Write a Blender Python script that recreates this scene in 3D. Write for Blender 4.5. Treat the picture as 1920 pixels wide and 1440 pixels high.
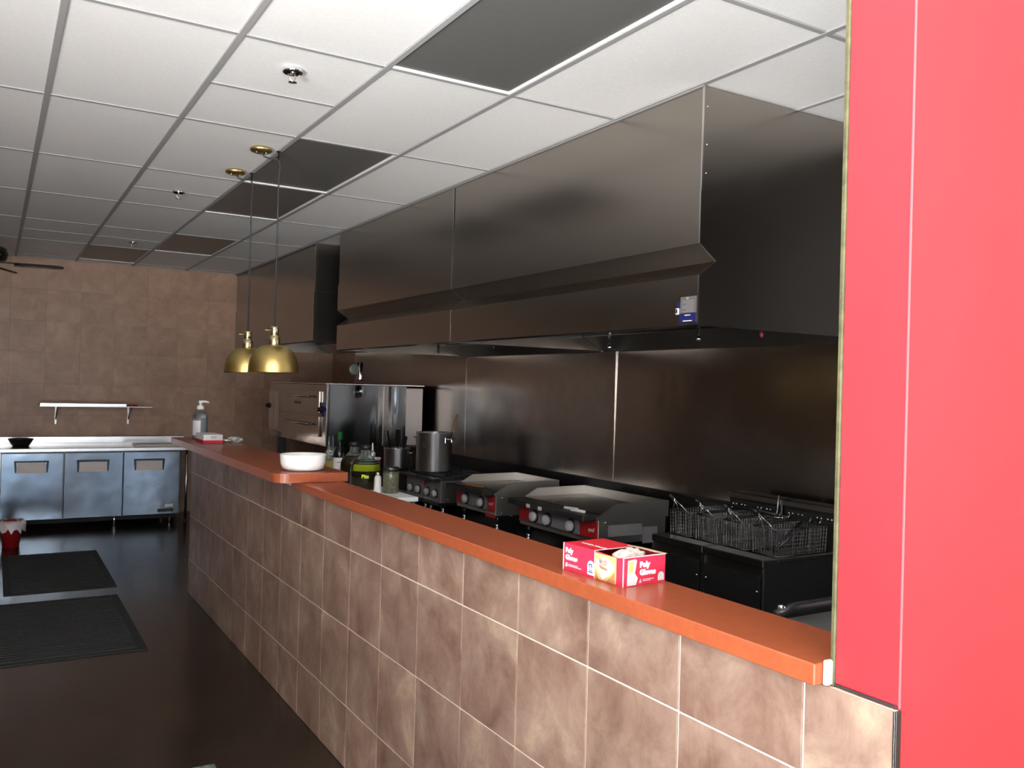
import bpy, bmesh, math, random
from mathutils import Vector, Matrix
random.seed(7)
PI = math.pi
for o in list(bpy.data.objects): bpy.data.objects.remove(o)
SC = bpy.context.scene
COL = SC.collection

# ------------------------------------------------------------------ camera, world, light, exposure
CAMZ = 1.575
yaw, pitch, roll = math.radians(30.901), math.radians(0.259), math.radians(1.509)
fwd = Vector((math.sin(yaw)*math.cos(pitch), math.cos(yaw)*math.cos(pitch), math.sin(pitch)))
rgt = Vector((math.cos(yaw), -math.sin(yaw), 0)); up = rgt.cross(fwd)
r2 = rgt*math.cos(roll) + up*math.sin(roll); u2 = -rgt*math.sin(roll) + up*math.cos(roll)
cam = bpy.data.objects.new('camera', bpy.data.cameras.new('camera')); COL.objects.link(cam)
M = Matrix.Identity(4)
for i in range(3):
    M[i][0], M[i][1], M[i][2] = r2[i], u2[i], -fwd[i]
M.translation = Vector((0, 0, CAMZ)); cam.matrix_world = M
cam.data.sensor_fit = 'HORIZONTAL'; cam.data.sensor_width = 36.0
cam.data.lens = 1625.4/1920*36.0; cam.data.clip_start = 0.02
SC.camera = cam
SC.view_settings.view_transform = 'Standard'; SC.view_settings.look = 'None'
SC.view_settings.gamma = 1.0; SC.view_settings.use_curve_mapping = False
SC.view_settings.exposure = 0.35
W = bpy.data.worlds.new('sky'); SC.world = W; W.use_nodes = True
W.node_tree.nodes['Background'].inputs[0].default_value = (0.62, 0.80, 1.0, 1)
W.node_tree.nodes['Background'].inputs[1].default_value = 3.0
def area(name, loc, rot, sx, sy, power, color):
    l = bpy.data.lights.new(name, 'AREA'); l.shape = 'RECTANGLE'; l.size = sx; l.size_y = sy
    l.energy = power; l.color = color
    o = bpy.data.objects.new(name, l); COL.objects.link(o); o.location = loc; o.rotation_euler = rot
    return o
# daylight standing in the two shop windows behind the camera (front and left)
area('daylight_front', (-0.35, -3.62, 1.40), (PI/2, 0, 0), 3.1, 2.3, 30, (0.80, 0.91, 1.0))
area('daylight_left', (-2.12, -1.15, 1.40), (PI/2, 0, -PI/2), 3.2, 2.3, 60, (1.0, 0.97, 0.94))
area('daylight_right', (2.65, -3.62, 1.40), (PI/2, 0, 0), 1.4, 2.3, 30, (0.92, 0.96, 1.0))
# upward lamps added outside the windows to brighten the ceiling, like sunlit pavement
area('ceiling_fill_front', (-0.8, -7.0, 0.02), (PI, 0, 0), 7.0, 5.6, 5600, (1.0, 0.99, 0.97))
area('ceiling_fill_left', (-4.4, -1.7, 0.02), (PI, 0, 0), 4.2, 6.0, 6800, (1.0, 0.99, 0.97))

# ------------------------------------------------------------------ materials
def new_mat(name):
    m = bpy.data.materials.new(name); m.use_nodes = True
    nt = m.node_tree; return m, nt, nt.nodes['Principled BSDF']
def pset(b, **k):
    names = dict(col='Base Color', rough='Roughness', metal='Metallic', trans='Transmission Weight', ior='IOR', coat='Coat Weight',
                 spec='Specular IOR Level', alpha='Alpha', aniso='Anisotropic')
    for a, v in k.items():
        if a == 'col': v = (*v, 1)
        b.inputs[names[a]].default_value = v
def plain(name, col, rough=.5, metal=0., **k):
    m, nt, b = new_mat(name); pset(b, col=col, rough=rough, metal=metal, **k); return m
def node(nt, t, **k):
    n = nt.nodes.new(t)
    for a, v in k.items(): setattr(n, a, v)
    return n
def ramp(nt, fac, stops):
    r = node(nt, 'ShaderNodeValToRGB'); nt.links.new(fac, r.inputs[0])
    e = r.color_ramp.elements
    while len(e) < len(stops): e.new(.5)
    for x, (p, c) in zip(e, stops): x.position = p; x.color = (*c, 1)
    return r.outputs[0]
def coords(nt, scale=(1, 1, 1), rnd=False):
    tc = node(nt, 'ShaderNodeTexCoord'); mp = node(nt, 'ShaderNodeMapping'); mp.inputs['Scale'].default_value = scale
    nt.links.new(tc.outputs['Object'], mp.inputs[0])
    if rnd:
        oi = node(nt, 'ShaderNodeObjectInfo'); mu = node(nt, 'ShaderNodeMath', operation='MULTIPLY'); mu.inputs[1].default_value = 57.
        nt.links.new(oi.outputs['Random'], mu.inputs[0])
        nt.links.new(mu.outputs[0], mp.inputs['Location'])
    return mp.outputs[0]
def noise(nt, vec, scale, detail=4, rough=.6, dist=0.):
    n = node(nt, 'ShaderNodeTexNoise'); n.inputs['Scale'].default_value = scale; n.inputs['Detail'].default_value = detail
    n.inputs['Roughness'].default_value = rough; n.inputs['Distortion'].default_value = dist
    nt.links.new(vec, n.inputs['Vector']); return n.outputs[0]
def bump(nt, b, h, strength=.2, dist=.01):
    n = node(nt, 'ShaderNodeBump'); n.inputs['Strength'].default_value = strength; n.inputs['Distance'].default_value = dist
    nt.links.new(h, n.inputs['Height']); nt.links.new(n.outputs[0], b.inputs['Normal'])
def mottled(name, stops, scale=3., rough=.4, rnd=True, bs=.1, dist=.4, spec=.5, tint=0.0):
    m, nt, b = new_mat(name); v = coords(nt, rnd=rnd)
    f = noise(nt, v, scale, 8, .68, dist); c = ramp(nt, f, stops)
    if tint:
        oi = node(nt, 'ShaderNodeObjectInfo'); hs = node(nt, 'ShaderNodeHueSaturation')
        mr = node(nt, 'ShaderNodeMapRange'); mr.inputs['To Min'].default_value = 1-tint; mr.inputs['To Max'].default_value = 1+tint
        nt.links.new(oi.outputs['Random'], mr.inputs['Value']); nt.links.new(mr.outputs[0], hs.inputs['Value'])
        nt.links.new(c, hs.inputs['Color']); c = hs.outputs[0]
    nt.links.new(c, b.inputs['Base Color']); pset(b, rough=rough, spec=spec)
    if bs: bump(nt, b, noise(nt, v, scale*9, 3), bs, .003)
    return m
def steel(name, col=(.55, .53, .51), rough=.25, stretch=(1, 1, 40), amp=.08, bs=.02):
    m, nt, b = new_mat(name); v = coords(nt, stretch); f = noise(nt, v, 12, 3, .6)
    mr = node(nt, 'ShaderNodeMapRange'); mr.inputs['To Min'].default_value = rough-amp; mr.inputs['To Max'].default_value = rough+amp
    nt.links.new(f, mr.inputs['Value']); nt.links.new(mr.outputs[0], b.inputs['Roughness'])
    pset(b, col=col, metal=1.)
    if bs: bump(nt, b, noise(nt, coords(nt, (1, 1, 1)), 2.2, 2), bs, .05)
    return m
MT = {}
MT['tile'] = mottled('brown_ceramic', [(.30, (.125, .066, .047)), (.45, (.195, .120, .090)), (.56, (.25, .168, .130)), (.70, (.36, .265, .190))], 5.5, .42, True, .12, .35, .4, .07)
MT['fartile'] = mottled('brown_wall_ceramic', [(.28, (.37, .225, .150)), (.5, (.46, .295, .205)), (.72, (.55, .37, .265))], 5.0, .40, True, .05, .5, .35, .07)
MT['grout'] = mottled('beige_grout', [(.3, (.62, .54, .45)), (.7, (.74, .66, .57))], 14, .85, False, .2)
MT['fargrout'] = plain('brown_grout', (.45, .305, .215), .8)
MT['counter'] = mottled('red_brown_laminate', [(.30, (.255, .058, .023)), (.5, (.285, .068, .027)), (.70, (.32, .080, .032))], 40, .30, False, .0, .2, .5)
MT['red'] = mottled('red_paint', [(.3, (.43, .024, .031)), (.7, (.46, .027, .034))], 3, .5, False, .06, spec=.25)
MT['bead'] = mottled('bare_plaster_bead', [(.35, (.042, .040, .014)), (.65, (.085, .082, .036))], 30, .7, False, .2)
MT['caulk'] = plain('cream_caulk', (.52, .42, .33), .6)
MT['ceil'] = mottled('white_mineral_fibre', [(.3, (.82, .82, .81)), (.7, (.88, .88, .87))], 60, .9, True, .35, 0., .1, .02)
MT['tbar'] = plain('grey_painted_bar', (.36, .36, .36), .5)
MT['panel'] = mottled('grey_diffuser', [(.3, (.125, .123, .118)), (.7, (.145, .143, .137))], 40, .35, True, .05)
MT['lighttile'] = plain('smooth_white_tile', (.86, .85, .83), .7)
MT['steel'] = steel('brushed_steel', (.50, .475, .45), .30)
MT['hood'] = steel('hood_steel', (.38, .345, .31), .24, (1, 1, 30), .05, .03)
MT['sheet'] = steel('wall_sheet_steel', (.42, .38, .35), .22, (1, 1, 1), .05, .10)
MT['fridge'] = steel('door_steel', (.25, .30, .36), .17, (30, 1, 1), .04, .12)
MT['ovenfront'] = steel('oven_front_steel', (.42, .38, .34), .14, (1, 1, 1), .04, .05)
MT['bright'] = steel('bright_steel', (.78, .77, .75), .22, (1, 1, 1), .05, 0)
MT['chrome'] = plain('chrome', (.85, .85, .86), .08, 1.)
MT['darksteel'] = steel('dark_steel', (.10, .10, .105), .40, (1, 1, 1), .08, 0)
MT['fry'] = steel('fryer_steel', (.16, .155, .15), .34, (1, 1, 1), .06, .03)
MT['black'] = plain('black_plastic', (.012, .012, .013), .35)
MT['matblack'] = plain('matt_black', (.010, .010, .010), .7)
MT['iron'] = mottled('cast_iron', [(.3, (.015, .015, .015)), (.7, (.03, .03, .03))], 30, .5, False, .2)
def spun(name, col, rough, aniso):
    m, nt, b = new_mat(name); pset(b, col=col, rough=rough, metal=1., aniso=aniso)
    t = node(nt, 'ShaderNodeTangent'); t.direction_type = 'RADIAL'; t.axis = 'Z'; nt.links.new(t.outputs[0], b.inputs['Tangent'])
    b.inputs['Anisotropic Rotation'].default_value = .25
    return m
MT['pot'] = spun('spun_pot_steel', (.80, .80, .81), .42, .92)
MT['guard'] = steel('griddle_guard_steel', (.74, .72, .68), .36, (1, 1, 1), .06, .02)
MT['brass'] = plain('satin_brass', (.66, .50, .19), .36, 1.)
MT['brasslite'] = plain('polished_brass', (.72, .62, .38), .25, 1.)
MT['white'] = plain('white_plastic', (.82, .82, .80), .4)
MT['whiteboard'] = plain('white_cutting_board', (.78, .79, .80), .5)
MT['greyboard'] = plain('grey_cutting_board', (.42, .42, .40), .5)
MT['china'] = plain('white_china', (.86, .86, .85), .22)
MT['redpanel'] = plain('red_panel', (.42, .012, .016), .3)
MT['greypanel'] = plain('grey_panel', (.22, .22, .24), .35)
MT['knob'] = plain('pale_grey_knob', (.62, .62, .63), .4)
MT['darkred'] = plain('dark_red_cap', (.10, .006, .008), .4)
MT['card'] = plain('pink_red_card', (.56, .026, .066), .45)
MT['cardtop'] = plain('red_card', (.62, .015, .03), .4)
MT['ink'] = plain('white_ink', (.66, .64, .64), .5)
MT['blueink'] = plain('blue_ink', (.02, .03, .30), .45)
MT['greyink'] = plain('grey_ink', (.30, .30, .32), .5)
MT['tan'] = plain('tan_print', (.36, .17, .06), .5)
MT['cream'] = plain('cream_print', (.50, .37, .15), .5)
MT['kraft'] = plain('kraft_card', (.55, .40, .24), .8)
MT['gloves'] = plain('clear_glove_film', (.82, .72, .66), .35, 0, trans=.3)
MT['label'] = plain('grey_rating_plate', (.24, .24, .25), .45)
MT['label2'] = plain('grey_sticker_paper', (.12, .115, .11), .5)
MT['navy'] = plain('navy_sticker', (.010, .014, .10), .45)
MT['wood'] = mottled('spoon_wood', [(.3, (.30, .12, .04)), (.7, (.42, .19, .07))], 12, .5, False, .1)
MT['fanwood'] = plain('dark_fan_wood', (.045, .020, .012), .4)
MT['bronze'] = plain('dark_bronze', (.02, .018, .014), .35, .6)
MT['rubber'] = mottled('black_rubber_mat', [(.3, (.010, .012, .013)), (.7, (.022, .026, .027))], 60, .75, False, .5)
MT['mat3'] = mottled('grey_green_mat', [(.4, (.05, .07, .065)), (.6, (.18, .22, .21))], 45, .8, False, .3)
MT['bag'] = plain('white_bin_liner', (.80, .72, .76), .4)
MT['binred'] = plain('red_bin_plastic', (.38, .012, .018), .4)
MT['shelf'] = plain('white_shelf', (.86, .86, .86), .4)
MT['greenfoil'] = plain('green_foil', (.01, .16, .035), .3, .4)
MT['wineglass'] = plain('dark_bottle_glass', (.006, .010, .006), .06)
MT['paper'] = plain('paper_label', (.82, .76, .80), .6)
MT['yellow'] = plain('yellow_label', (.78, .90, .05), .45)
MT['paleblue'] = plain('pale_neck_label', (.30, .46, .44), .45)
MT['oil'] = plain('dark_oil', (.014, .012, .003), .05)
MT['maroon'] = plain('maroon_sauce', (.16, .030, .050), .35)
MT['olive'] = plain('olive_sauce', (.26, .21, .04), .15)
MT['clear'] = plain('clear_plastic', (.85, .90, .92), .08, 0, trans=.92, ior=1.35)
MT['glass'] = plain('clear_glass', (.92, .96, .94), .03, 0, trans=.95, ior=1.45)
MT['gel'] = plain('clear_gel', (.60, .66, .66), .2, 0, trans=.5, ior=1.33)
MT['herb'] = mottled('dried_herbs', [(.35, (.12, .11, .045)), (.65, (.34, .31, .14))], 90, .8, False, .5)
MT['red2'] = plain('red_print', (.55, .012, .03), .45)
MT['brownwall'] = plain('tan_brown_wall_paint', (.24, .15, .10), .6)
MT['darkwall'] = plain('dark_kitchen_wall', (.035, .032, .03), .6)
MT['frame'] = plain('dark_window_frame', (.03, .03, .03), .4)
MT['foil'] = plain('crumpled_clear_film', (.7, .74, .72), .12, .6)
def floor_mat():
    m, nt, b = new_mat('stained_polished_concrete'); v = coords(nt)
    f = noise(nt, v, 1.6, 6, .65, .5)
    c = ramp(nt, f, [(.25, (.010, .007, .005)), (.5, (.020, .014, .010)), (.75, (.032, .020, .013))])
    nt.links.new(c, b.inputs['Base Color']); g = noise(nt, v, 7, 4)
    mr = node(nt, 'ShaderNodeMapRange'); mr.inputs['To Min'].default_value = .12; mr.inputs['To Max'].default_value = .30
    nt.links.new(g, mr.inputs['Value']); nt.links.new(mr.outputs[0], b.inputs['Roughness']); pset(b, spec=.55)
    bump(nt, b, noise(nt, v, 1.1, 2), .03, .02)
    return m
MT['floor'] = floor_mat()
def pane_mat():
    m = bpy.data.materials.new('window_pane'); m.use_nodes = True; nt = m.node_tree; nt.nodes.clear()
    o = node(nt, 'ShaderNodeOutputMaterial'); mx = node(nt, 'ShaderNodeMixShader'); t = node(nt, 'ShaderNodeBsdfTransparent'); g = node(nt, 'ShaderNodeBsdfGlossy')
    g.inputs['Roughness'].default_value = .02; mx.inputs[0].default_value = .05
    nt.links.new(t.outputs[0], mx.inputs[1]); nt.links.new(g.outputs[0], mx.inputs[2]); nt.links.new(mx.outputs[0], o.inputs[0])
    return m
MT['pane'] = pane_mat()

# ------------------------------------------------------------------ mesh helpers
def B(): return bmesh.new()
def merge(bm, t, mat=None):
    me = bpy.data.meshes.new('t'); t.to_mesh(me); t.free()
    if mat: me.transform(mat)
    bm.from_mesh(me); bpy.data.meshes.remove(me)
def box(bm, x0, y0, z0, x1, y1, z1, bev=0, seg=1, mat=None):
    t = bmesh.new(); bmesh.ops.create_cube(t, size=1)
    for v in t.verts:
        v.co = Vector(((x0+x1)/2+v.co.x*(x1-x0), (y0+y1)/2+v.co.y*(y1-y0), (z0+z1)/2+v.co.z*(z1-z0)))
    if bev: bmesh.ops.bevel(t, geom=t.edges[:], offset=bev, segments=seg, profile=.5, affect='EDGES')
    merge(bm, t, mat); return bm
def lathe(bm, prof, n=24, c=(0, 0, 0), cap=True, mat=None):
    t = bmesh.new(); rings = []
    for r, z in prof:
        if r < 1e-5: rings.append([t.verts.new((c[0], c[1], c[2]+z))])
        else: rings.append([t.verts.new((c[0]+r*math.cos(2*PI*k/n), c[1]+r*math.sin(2*PI*k/n), c[2]+z)) for k in range(n)])
    for a, b in zip(rings, rings[1:]):
        for k in range(n):
            q = (k+1) % n
            if len(a) == 1 and len(b) == 1: continue
            f = [a[0], b[q], b[k]] if len(a) == 1 else ([a[k], a[q], b[0]] if len(b) == 1 else [a[k], a[q], b[q], b[k]])
            t.faces.new(f)
    if cap:
        for ring, rev in ((rings[0], True), (rings[-1], False)):
            if len(ring) > 2: t.faces.new(ring[::-1] if rev else ring)
    for f in t.faces: f.smooth = True
    bmesh.ops.recalc_face_normals(t, faces=t.faces[:])
    merge(bm, t, mat); return bm
def tube(bm, pts, r, n=8, cap=True, mat=None):
    t = bmesh.new(); pts = [Vector(p) for p in pts]; rings = []
    rr = r if isinstance(r, (list, tuple)) else [r]*len(pts)
    for i, p in enumerate(pts):
        d = (pts[min(i+1, len(pts)-1)]-pts[max(i-1, 0)]).normalized()
        a = Vector((0, 0, 1)) if abs(d.z) < .9 else Vector((1, 0, 0))
        u = d.cross(a).normalized(); w = d.cross(u)
        rings.append([t.verts.new(p+(u*math.cos(2*PI*k/n)+w*math.sin(2*PI*k/n))*rr[i]) for k in range(n)])
    for a, b in zip(rings, rings[1:]):
        for k in range(n): t.faces.new([a[k], a[(k+1) % n], b[(k+1) % n], b[k]])
    if cap: t.faces.new(rings[0][::-1]); t.faces.new(rings[-1])
    for f in t.faces: f.smooth = n > 5
    bmesh.ops.recalc_face_normals(t, faces=t.faces[:])
    merge(bm, t, mat); return bm
def prism(bm, poly, axis, a, b, mat=None):
    """extrude a polygon along an axis: axis 'y' takes (x,z), 'x' takes (y,z), 'z' takes (x,y)"""
    f = {'y': lambda p, t: (p[0], t, p[1]), 'x': lambda p, t: (t, p[0], p[1]), 'z': lambda p, t: (p[0], p[1], t)}[axis]
    t = bmesh.new(); A = [t.verts.new(f(p, a)) for p in poly]; C = [t.verts.new(f(p, b)) for p in poly]; n = len(poly)
    t.faces.new(A); t.faces.new(C[::-1])
    for k in range(n): t.faces.new([A[k], C[k], C[(k+1) % n], A[(k+1) % n]])
    bmesh.ops.recalc_face_normals(t, faces=t.faces[:]); merge(bm, t, mat); return bm
def ribbon(bm, pts, axis, a, b, th):
    """sheet of thickness th along an open polyline"""
    out = []
    P = [Vector(p) for p in pts]; left = []; right = []
    for i, p in enumerate(P):
        d = (P[min(i+1, len(P)-1)]-P[max(i-1, 0)]).normalized(); nrm = Vector((-d.y, d.x))
        left.append(tuple(p+nrm*th/2)); right.append(tuple(p-nrm*th/2))
    return prism(bm, left+right[::-1], axis, a, b)
def wavy_sheet(bm, x, y0, y1, z0, z1, ny, nz, fn, th=.004):
    t = bmesh.new()
    g = [[t.verts.new((x+fn(y0+(y1-y0)*i/ny, z0+(z1-z0)*j/nz), y0+(y1-y0)*i/ny, z0+(z1-z0)*j/nz)) for j in range(nz+1)] for i in range(ny+1)]
    e = [[t.verts.new(v.co) for v in row] for row in g]; h = [[t.verts.new((x+th+.004, v.co.y, v.co.z)) for v in row] for row in g]
    for i in range(ny):
        for j in range(nz):
            t.faces.new([g[i][j], g[i][j+1], g[i+1][j+1], g[i+1][j]]).smooth = True
    for i in range(ny):
        for j in (0, nz): t.faces.new([e[i][j], e[i+1][j], h[i+1][j], h[i][j]])
    for j in range(nz):
        for i in (0, ny): t.faces.new([e[i][j], e[i][j+1], h[i][j+1], h[i][j]])
    bmesh.ops.delete(t, geom=[v for v in t.verts if not v.link_faces], context='VERTS')
    for f in t.faces:
        f.normal_update()
        if f.smooth and f.normal.x > 0: f.normal_flip()
    merge(bm, t); return bm
def obj(name, bm, mat, parent=None, world=False, loc=None, rot=None, kind=None, label=None):
    me = bpy.data.meshes.new(name); bm.normal_update(); bm.to_mesh(me); bm.free()
    o = bpy.data.objects.new(name, me); COL.objects.link(o)
    for m in (mat if isinstance(mat, (list, tuple)) else [mat]): me.materials.append(MT[m] if isinstance(m, str) else m)
    if parent:
        o.parent = parent
        if world:
            r = parent
            off = Vector(r.location)
            while r.parent: r = r.parent; off += Vector(r.location)
            me.transform(Matrix.Translation(-off))
    if loc: o.location = loc
    if rot: o.rotation_euler = rot
    if kind: o['kind'] = kind
    if label: o['label'] = label
    return o
def thing(name, label, cat, loc=(0, 0, 0), rotz=0, group=None):
    o = bpy.data.objects.new(name, None); COL.objects.link(o); o.empty_display_size = .05
    o.location = loc; o.rotation_euler = (0, 0, rotz); o['label'] = label; o['category'] = cat
    if group: o['group'] = group
    return o
def tag(o, label, cat, group=None):
    o['label'] = label; o['category'] = cat
    if group: o['group'] = group
    return o
def place(o, parent, loc=(0, 0, 0), rot=(0, 0, 0)):
    o.parent = parent; o.location = loc; o.rotation_euler = rot; return o
def dup(root, loc, rotz=None, label=None, group=None):
    r = root.copy(); COL.objects.link(r); r.location = loc
    if rotz is not None: r.rotation_euler = (0, 0, rotz)
    if label: r['label'] = label
    if group: r['group'] = group
    def rec(a, b):
        for ch in [c for c in bpy.data.objects if c.parent == a]:
            c = ch.copy(); COL.objects.link(c); c.parent = b; rec(ch, c)
    rec(root, r); return r
def struct(name, bm, mat, parent=None):
    o = obj(name, bm, mat, parent)
    if not parent: o['kind'] = 'structure'
    return o
def copy_part(o, loc, parent):
    c = o.copy(); COL.objects.link(c); c.parent = parent; c.location = loc; return c
def text_bm(s, size, ext=.0004, font_shear=0, align='CENTER', bold=0.):
    cu = bpy.data.curves.new('t', 'FONT'); cu.body = s; cu.size = size; cu.extrude = ext; cu.align_x = align; cu.align_y = 'CENTER'
    cu.shear = font_shear; cu.offset = bold; cu.resolution_u = 2
    o = bpy.data.objects.new('t', cu); COL.objects.link(o)
    dg = bpy.context.evaluated_depsgraph_get(); me = bpy.data.meshes.new_from_object(o.evaluated_get(dg))
    bm = bmesh.new(); bm.from_mesh(me)
    bpy.data.objects.remove(o); bpy.data.curves.remove(cu); bpy.data.meshes.remove(me)
    return bm
def frame(origin, xdir, ydir):
    x = Vector(xdir).normalized(); y = Vector(ydir).normalized(); z = x.cross(y); m = Matrix.Identity(4)
    for i in range(3): m[i][0], m[i][1], m[i][2], m[i][3] = x[i], y[i], z[i], origin[i]
    return m
def text(name, s, size, m, mat, parent, **k):
    bm = text_bm(s, size, **k); bm.transform(m); return obj(name, bm, mat, parent)
FACE_NX = lambda o: frame(o, (0, -1, 0), (0, 0, 1))     # writing on a face that looks to -X
FACE_NY = lambda o: frame(o, (1, 0, 0), (0, 0, 1))      # writing on a face that looks to -Y

# ------------------------------------------------------------------ the room
CEIL = 2.87; YF = 10.87; XW = 1.273; XB = 3.77
struct('floor', box(B(), -3.5, -3.8, -.1, 4.3, 11.1, 0), 'floor')
# ceiling grid
GX0, GDX, GY0, GDY = -.4054, .5853, 3.3142, 1.22
cl = struct('ceiling', box(B(), -3.5, -3.8, CEIL+.02, 4.3, 11.1, CEIL+.12), 'lighttile')
ct = None; ch_ = None
dark_cells = {(3, -1), (3, 1), (3, 2), (3, 4), (2, 5)}
split = {(2, 0), (2, 2), (2, 4), (1, 4)}
bw = .012
def ctile(x0, y0, x1, y1, mat='ceil'):
    obj('ceiling_tile', box(B(), x0, y0, 0, x1, y1, .012, .002), mat, cl, loc=(0, 0, CEIL+.002))
full_me = {}
def put_tile(x0, y0, dx, dy, mat='ceil'):
    key = (round(dx, 3), round(dy, 3), mat)
    if key not in full_me:
        o = obj('ceiling_tile', box(B(), bw-.002, bw-.002, 0, dx-bw+.002, dy-bw+.002, .012, .002), mat, cl, loc=(x0, y0, CEIL+.004)); full_me[key] = o
    else:
        copy_part(full_me[key], (x0, y0, CEIL+.004), cl)
for i in range(-3, 8):
    for j in range(-4, 7):
        x0 = GX0+GDX*i; y0 = GY0+GDY*j; dx = min(GDX, 4.25-x0); dy = GDY if j < 6 else YF-y0
        if (i, j) in dark_cells: continue
        if (i, j) in split:
            put_tile(x0, y0, dx, dy/2, 'lighttile' if (i, j) == (1, 4) else 'ceil'); put_tile(x0, y0+dy/2, dx, dy/2)
        else: put_tile(x0, y0, dx, dy)
ylo, yhi = GY0-4*GDY, YF
for i in range(-3, 9):
    x = GX0+GDX*i
    if x < 4.25: obj('ceiling_bar', box(B(), x-bw, ylo, CEIL-.004, x+bw, yhi, CEIL+.004, .001), 'tbar', cl)
for j in range(-4, 7):
    y = GY0+GDY*j
    obj('cross_bar', box(B(), GX0-3*GDX, y-bw, CEIL-.002, 4.25, y+bw, CEIL+.004, .001), 'tbar', cl)
for (i, j) in split:
    x0 = GX0+GDX*i; y = GY0+GDY*(j+.5)
    obj('cross_bar', box(B(), x0+bw, y-bw, CEIL-.002, x0+GDX-bw, y+bw, CEIL+.004, .001), 'tbar', cl)
obj('edge_bar', box(B(), -3.3, YF-.03, CEIL-.004, 4.0, YF-.012, CEIL+.004), 'tbar', cl)
for (i, j), lb in {(3, -1): 'largest grey unlit ceiling light panel, nearest the red wall', (3, 1): 'grey unlit ceiling light panel just behind the pendant ceiling plates, nearer of two touching panels',
                   (3, 2): 'grey unlit ceiling light panel crossed by the pendant cords, farther of two touching panels', (3, 4): 'small looking brownish unlit ceiling light panel beside the left end of the far hood',
                   (2, 5): 'brownish unlit ceiling light panel touching the top of the brown tiled wall'}.items():
    x0 = GX0+GDX*i; y0 = GY0+GDY*j; dy = GDY
    t = thing('ceiling_light', lb, 'ceiling light', (x0+GDX/2, y0+dy/2, CEIL), 0, 'unlit ceiling light panels')
    hx, hy = GDX/2-bw, dy/2-bw
    obj('diffuser', box(B(), -hx+.012, -hy+.012, .006, hx-.012, hy-.012, .014, .002), 'panel', t)
    f = B()
    for s in (-1, 1):
        box(f, s*hx-.006, -hy, .0, s*hx+.004, hy, .014, .002, 1); box(f, -hx, s*hy-.006, .0, hx, s*hy+.004, .014, .002, 1)
    obj('frame', f, 'lighttile', t)

# far wall of brown tiles
wf = struct('wall_back', box(B(), -3.5, YF, 0, 4.3, YF+.15, CEIL+.02), 'fargrout')
TS = .345; proto = None
for k in range(-3, 13):
    for r in range(0, 7):
        x0 = -.55+TS*k; z1 = CEIL-.004-TS*r; z0 = z1-TS
        if x0 < -.6 or x0 > 3.5 and False: continue
        if x0+TS > 3.77: continue
        if z0 < .45: continue
        if proto is None:
            proto = obj('tile', box(B(), .001, 0, .001, TS-.001, .010, TS-.001, .0008), 'fartile', wf, loc=(x0, YF-.003, z0))
        else: copy_part(proto, (x0, YF-.003, z0), wf)
o = obj('door_casing', box(B(), -.30, YF-.05, 0, .045, YF-.012, 2.06, .004), 'shelf', wf, label='pale casing strip at the left end of the brown tiled wall')

# kitchen side wall, with stainless sheets
wr = struct('wall_right', box(B(), XB+.02, .995, 0, 4.3, YF, CEIL+.02), 'darkwall')
for r in range(6):
    z1 = CEIL-.004-TS*r
    for k in range(3):
        yb = YF-.004-TS*k; ya = max(10.035, yb-TS+.002)
        obj('tile', box(B(), XB+.008, ya, z1-TS+.002, XB+.019, yb, z1, .0008), 'fartile', wr)
def buckle(seed):
    rr = random.Random(seed); ph = [rr.uniform(0, 6) for _ in range(6)]
    return lambda y, z: .0035*math.sin(2.1*y+ph[0]+.5*z)+.0022*math.sin(4.3*y+1.7*z+ph[1])+.0018*math.sin(3.1*z+ph[2]-1.2*y)
def sheet2(y, z): return buckle(4)(y, z) - .012*math.exp(-((y-6.85)/.12)**2)*(.6+.4*math.sin(3*z))
for y0, y1, fn in ((7.1215, 10.03, buckle(3)), (4.8785, 7.1185, sheet2), (2.60, 4.8755, buckle(9))):
    obj('steel_sheet', wavy_sheet(B(), XB, y0, y1, .935, 1.99, 48, 18, fn), 'sheet', wr)
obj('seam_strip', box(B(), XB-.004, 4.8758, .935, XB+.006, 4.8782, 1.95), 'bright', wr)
obj('seam_strip', box(B(), XB-.002, 7.119, .935, XB+.006, 7.121, 1.95), 'steel', wr)
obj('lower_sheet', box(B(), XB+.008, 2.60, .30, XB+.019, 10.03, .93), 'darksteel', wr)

# red wall end and the rest of the shell
wb_ = B(); box(wb_, 1.285, .886, 0, 2.1, 1.0115, CEIL); box(wb_, 3.3, .886, 0, 4.3, 1.0115, CEIL); box(wb_, 2.1, .886, 2.1, 3.3, 1.0115, CEIL)
wn = struct('wall_front', wb_, 'red')
# unseen partition added just outside the frame to shade the red wall's right edge
struct('shade_partition', box(B(), 1.72, -1.3, 0, 1.82, .885, CEIL), 'brownwall')
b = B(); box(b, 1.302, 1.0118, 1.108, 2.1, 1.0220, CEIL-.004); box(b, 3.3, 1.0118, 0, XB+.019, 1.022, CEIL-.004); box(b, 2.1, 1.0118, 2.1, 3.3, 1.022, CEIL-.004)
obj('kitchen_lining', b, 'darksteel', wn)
obj('corner_bead', box(B(), 1.281, 1.0125, 1.062, 1.300, 1.022, CEIL-.004, .002), 'bead', wn)
obj('corner_bead', box(B(), 1.2838, .8848, 1.066, 1.2868, .8885, CEIL-.004, .0006), plain('pink_edge', (.50, .075, .085), .7), wn)
obj('bottom_ledge', box(B(), 1.2790, .888, 1.0665, 1.2855, 1.010, 1.0705, .001), 'iron', wn)
wl = struct('wall_left', box(B(), -2.3, 0.65, 0, -2.0, 10.87, CEIL+.02), 'brownwall')
b = B(); box(b, -2.3, -3.8, 0, -2.0, .65, .15); box(b, -2.3, -3.8, 2.65, -2.0, .65, CEIL+.02); box(b, -2.3, -3.8, .15, -2.0, -2.8, 2.65); box(b, -2.3, .45, .15, -2.0, .65, 2.65)
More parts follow.
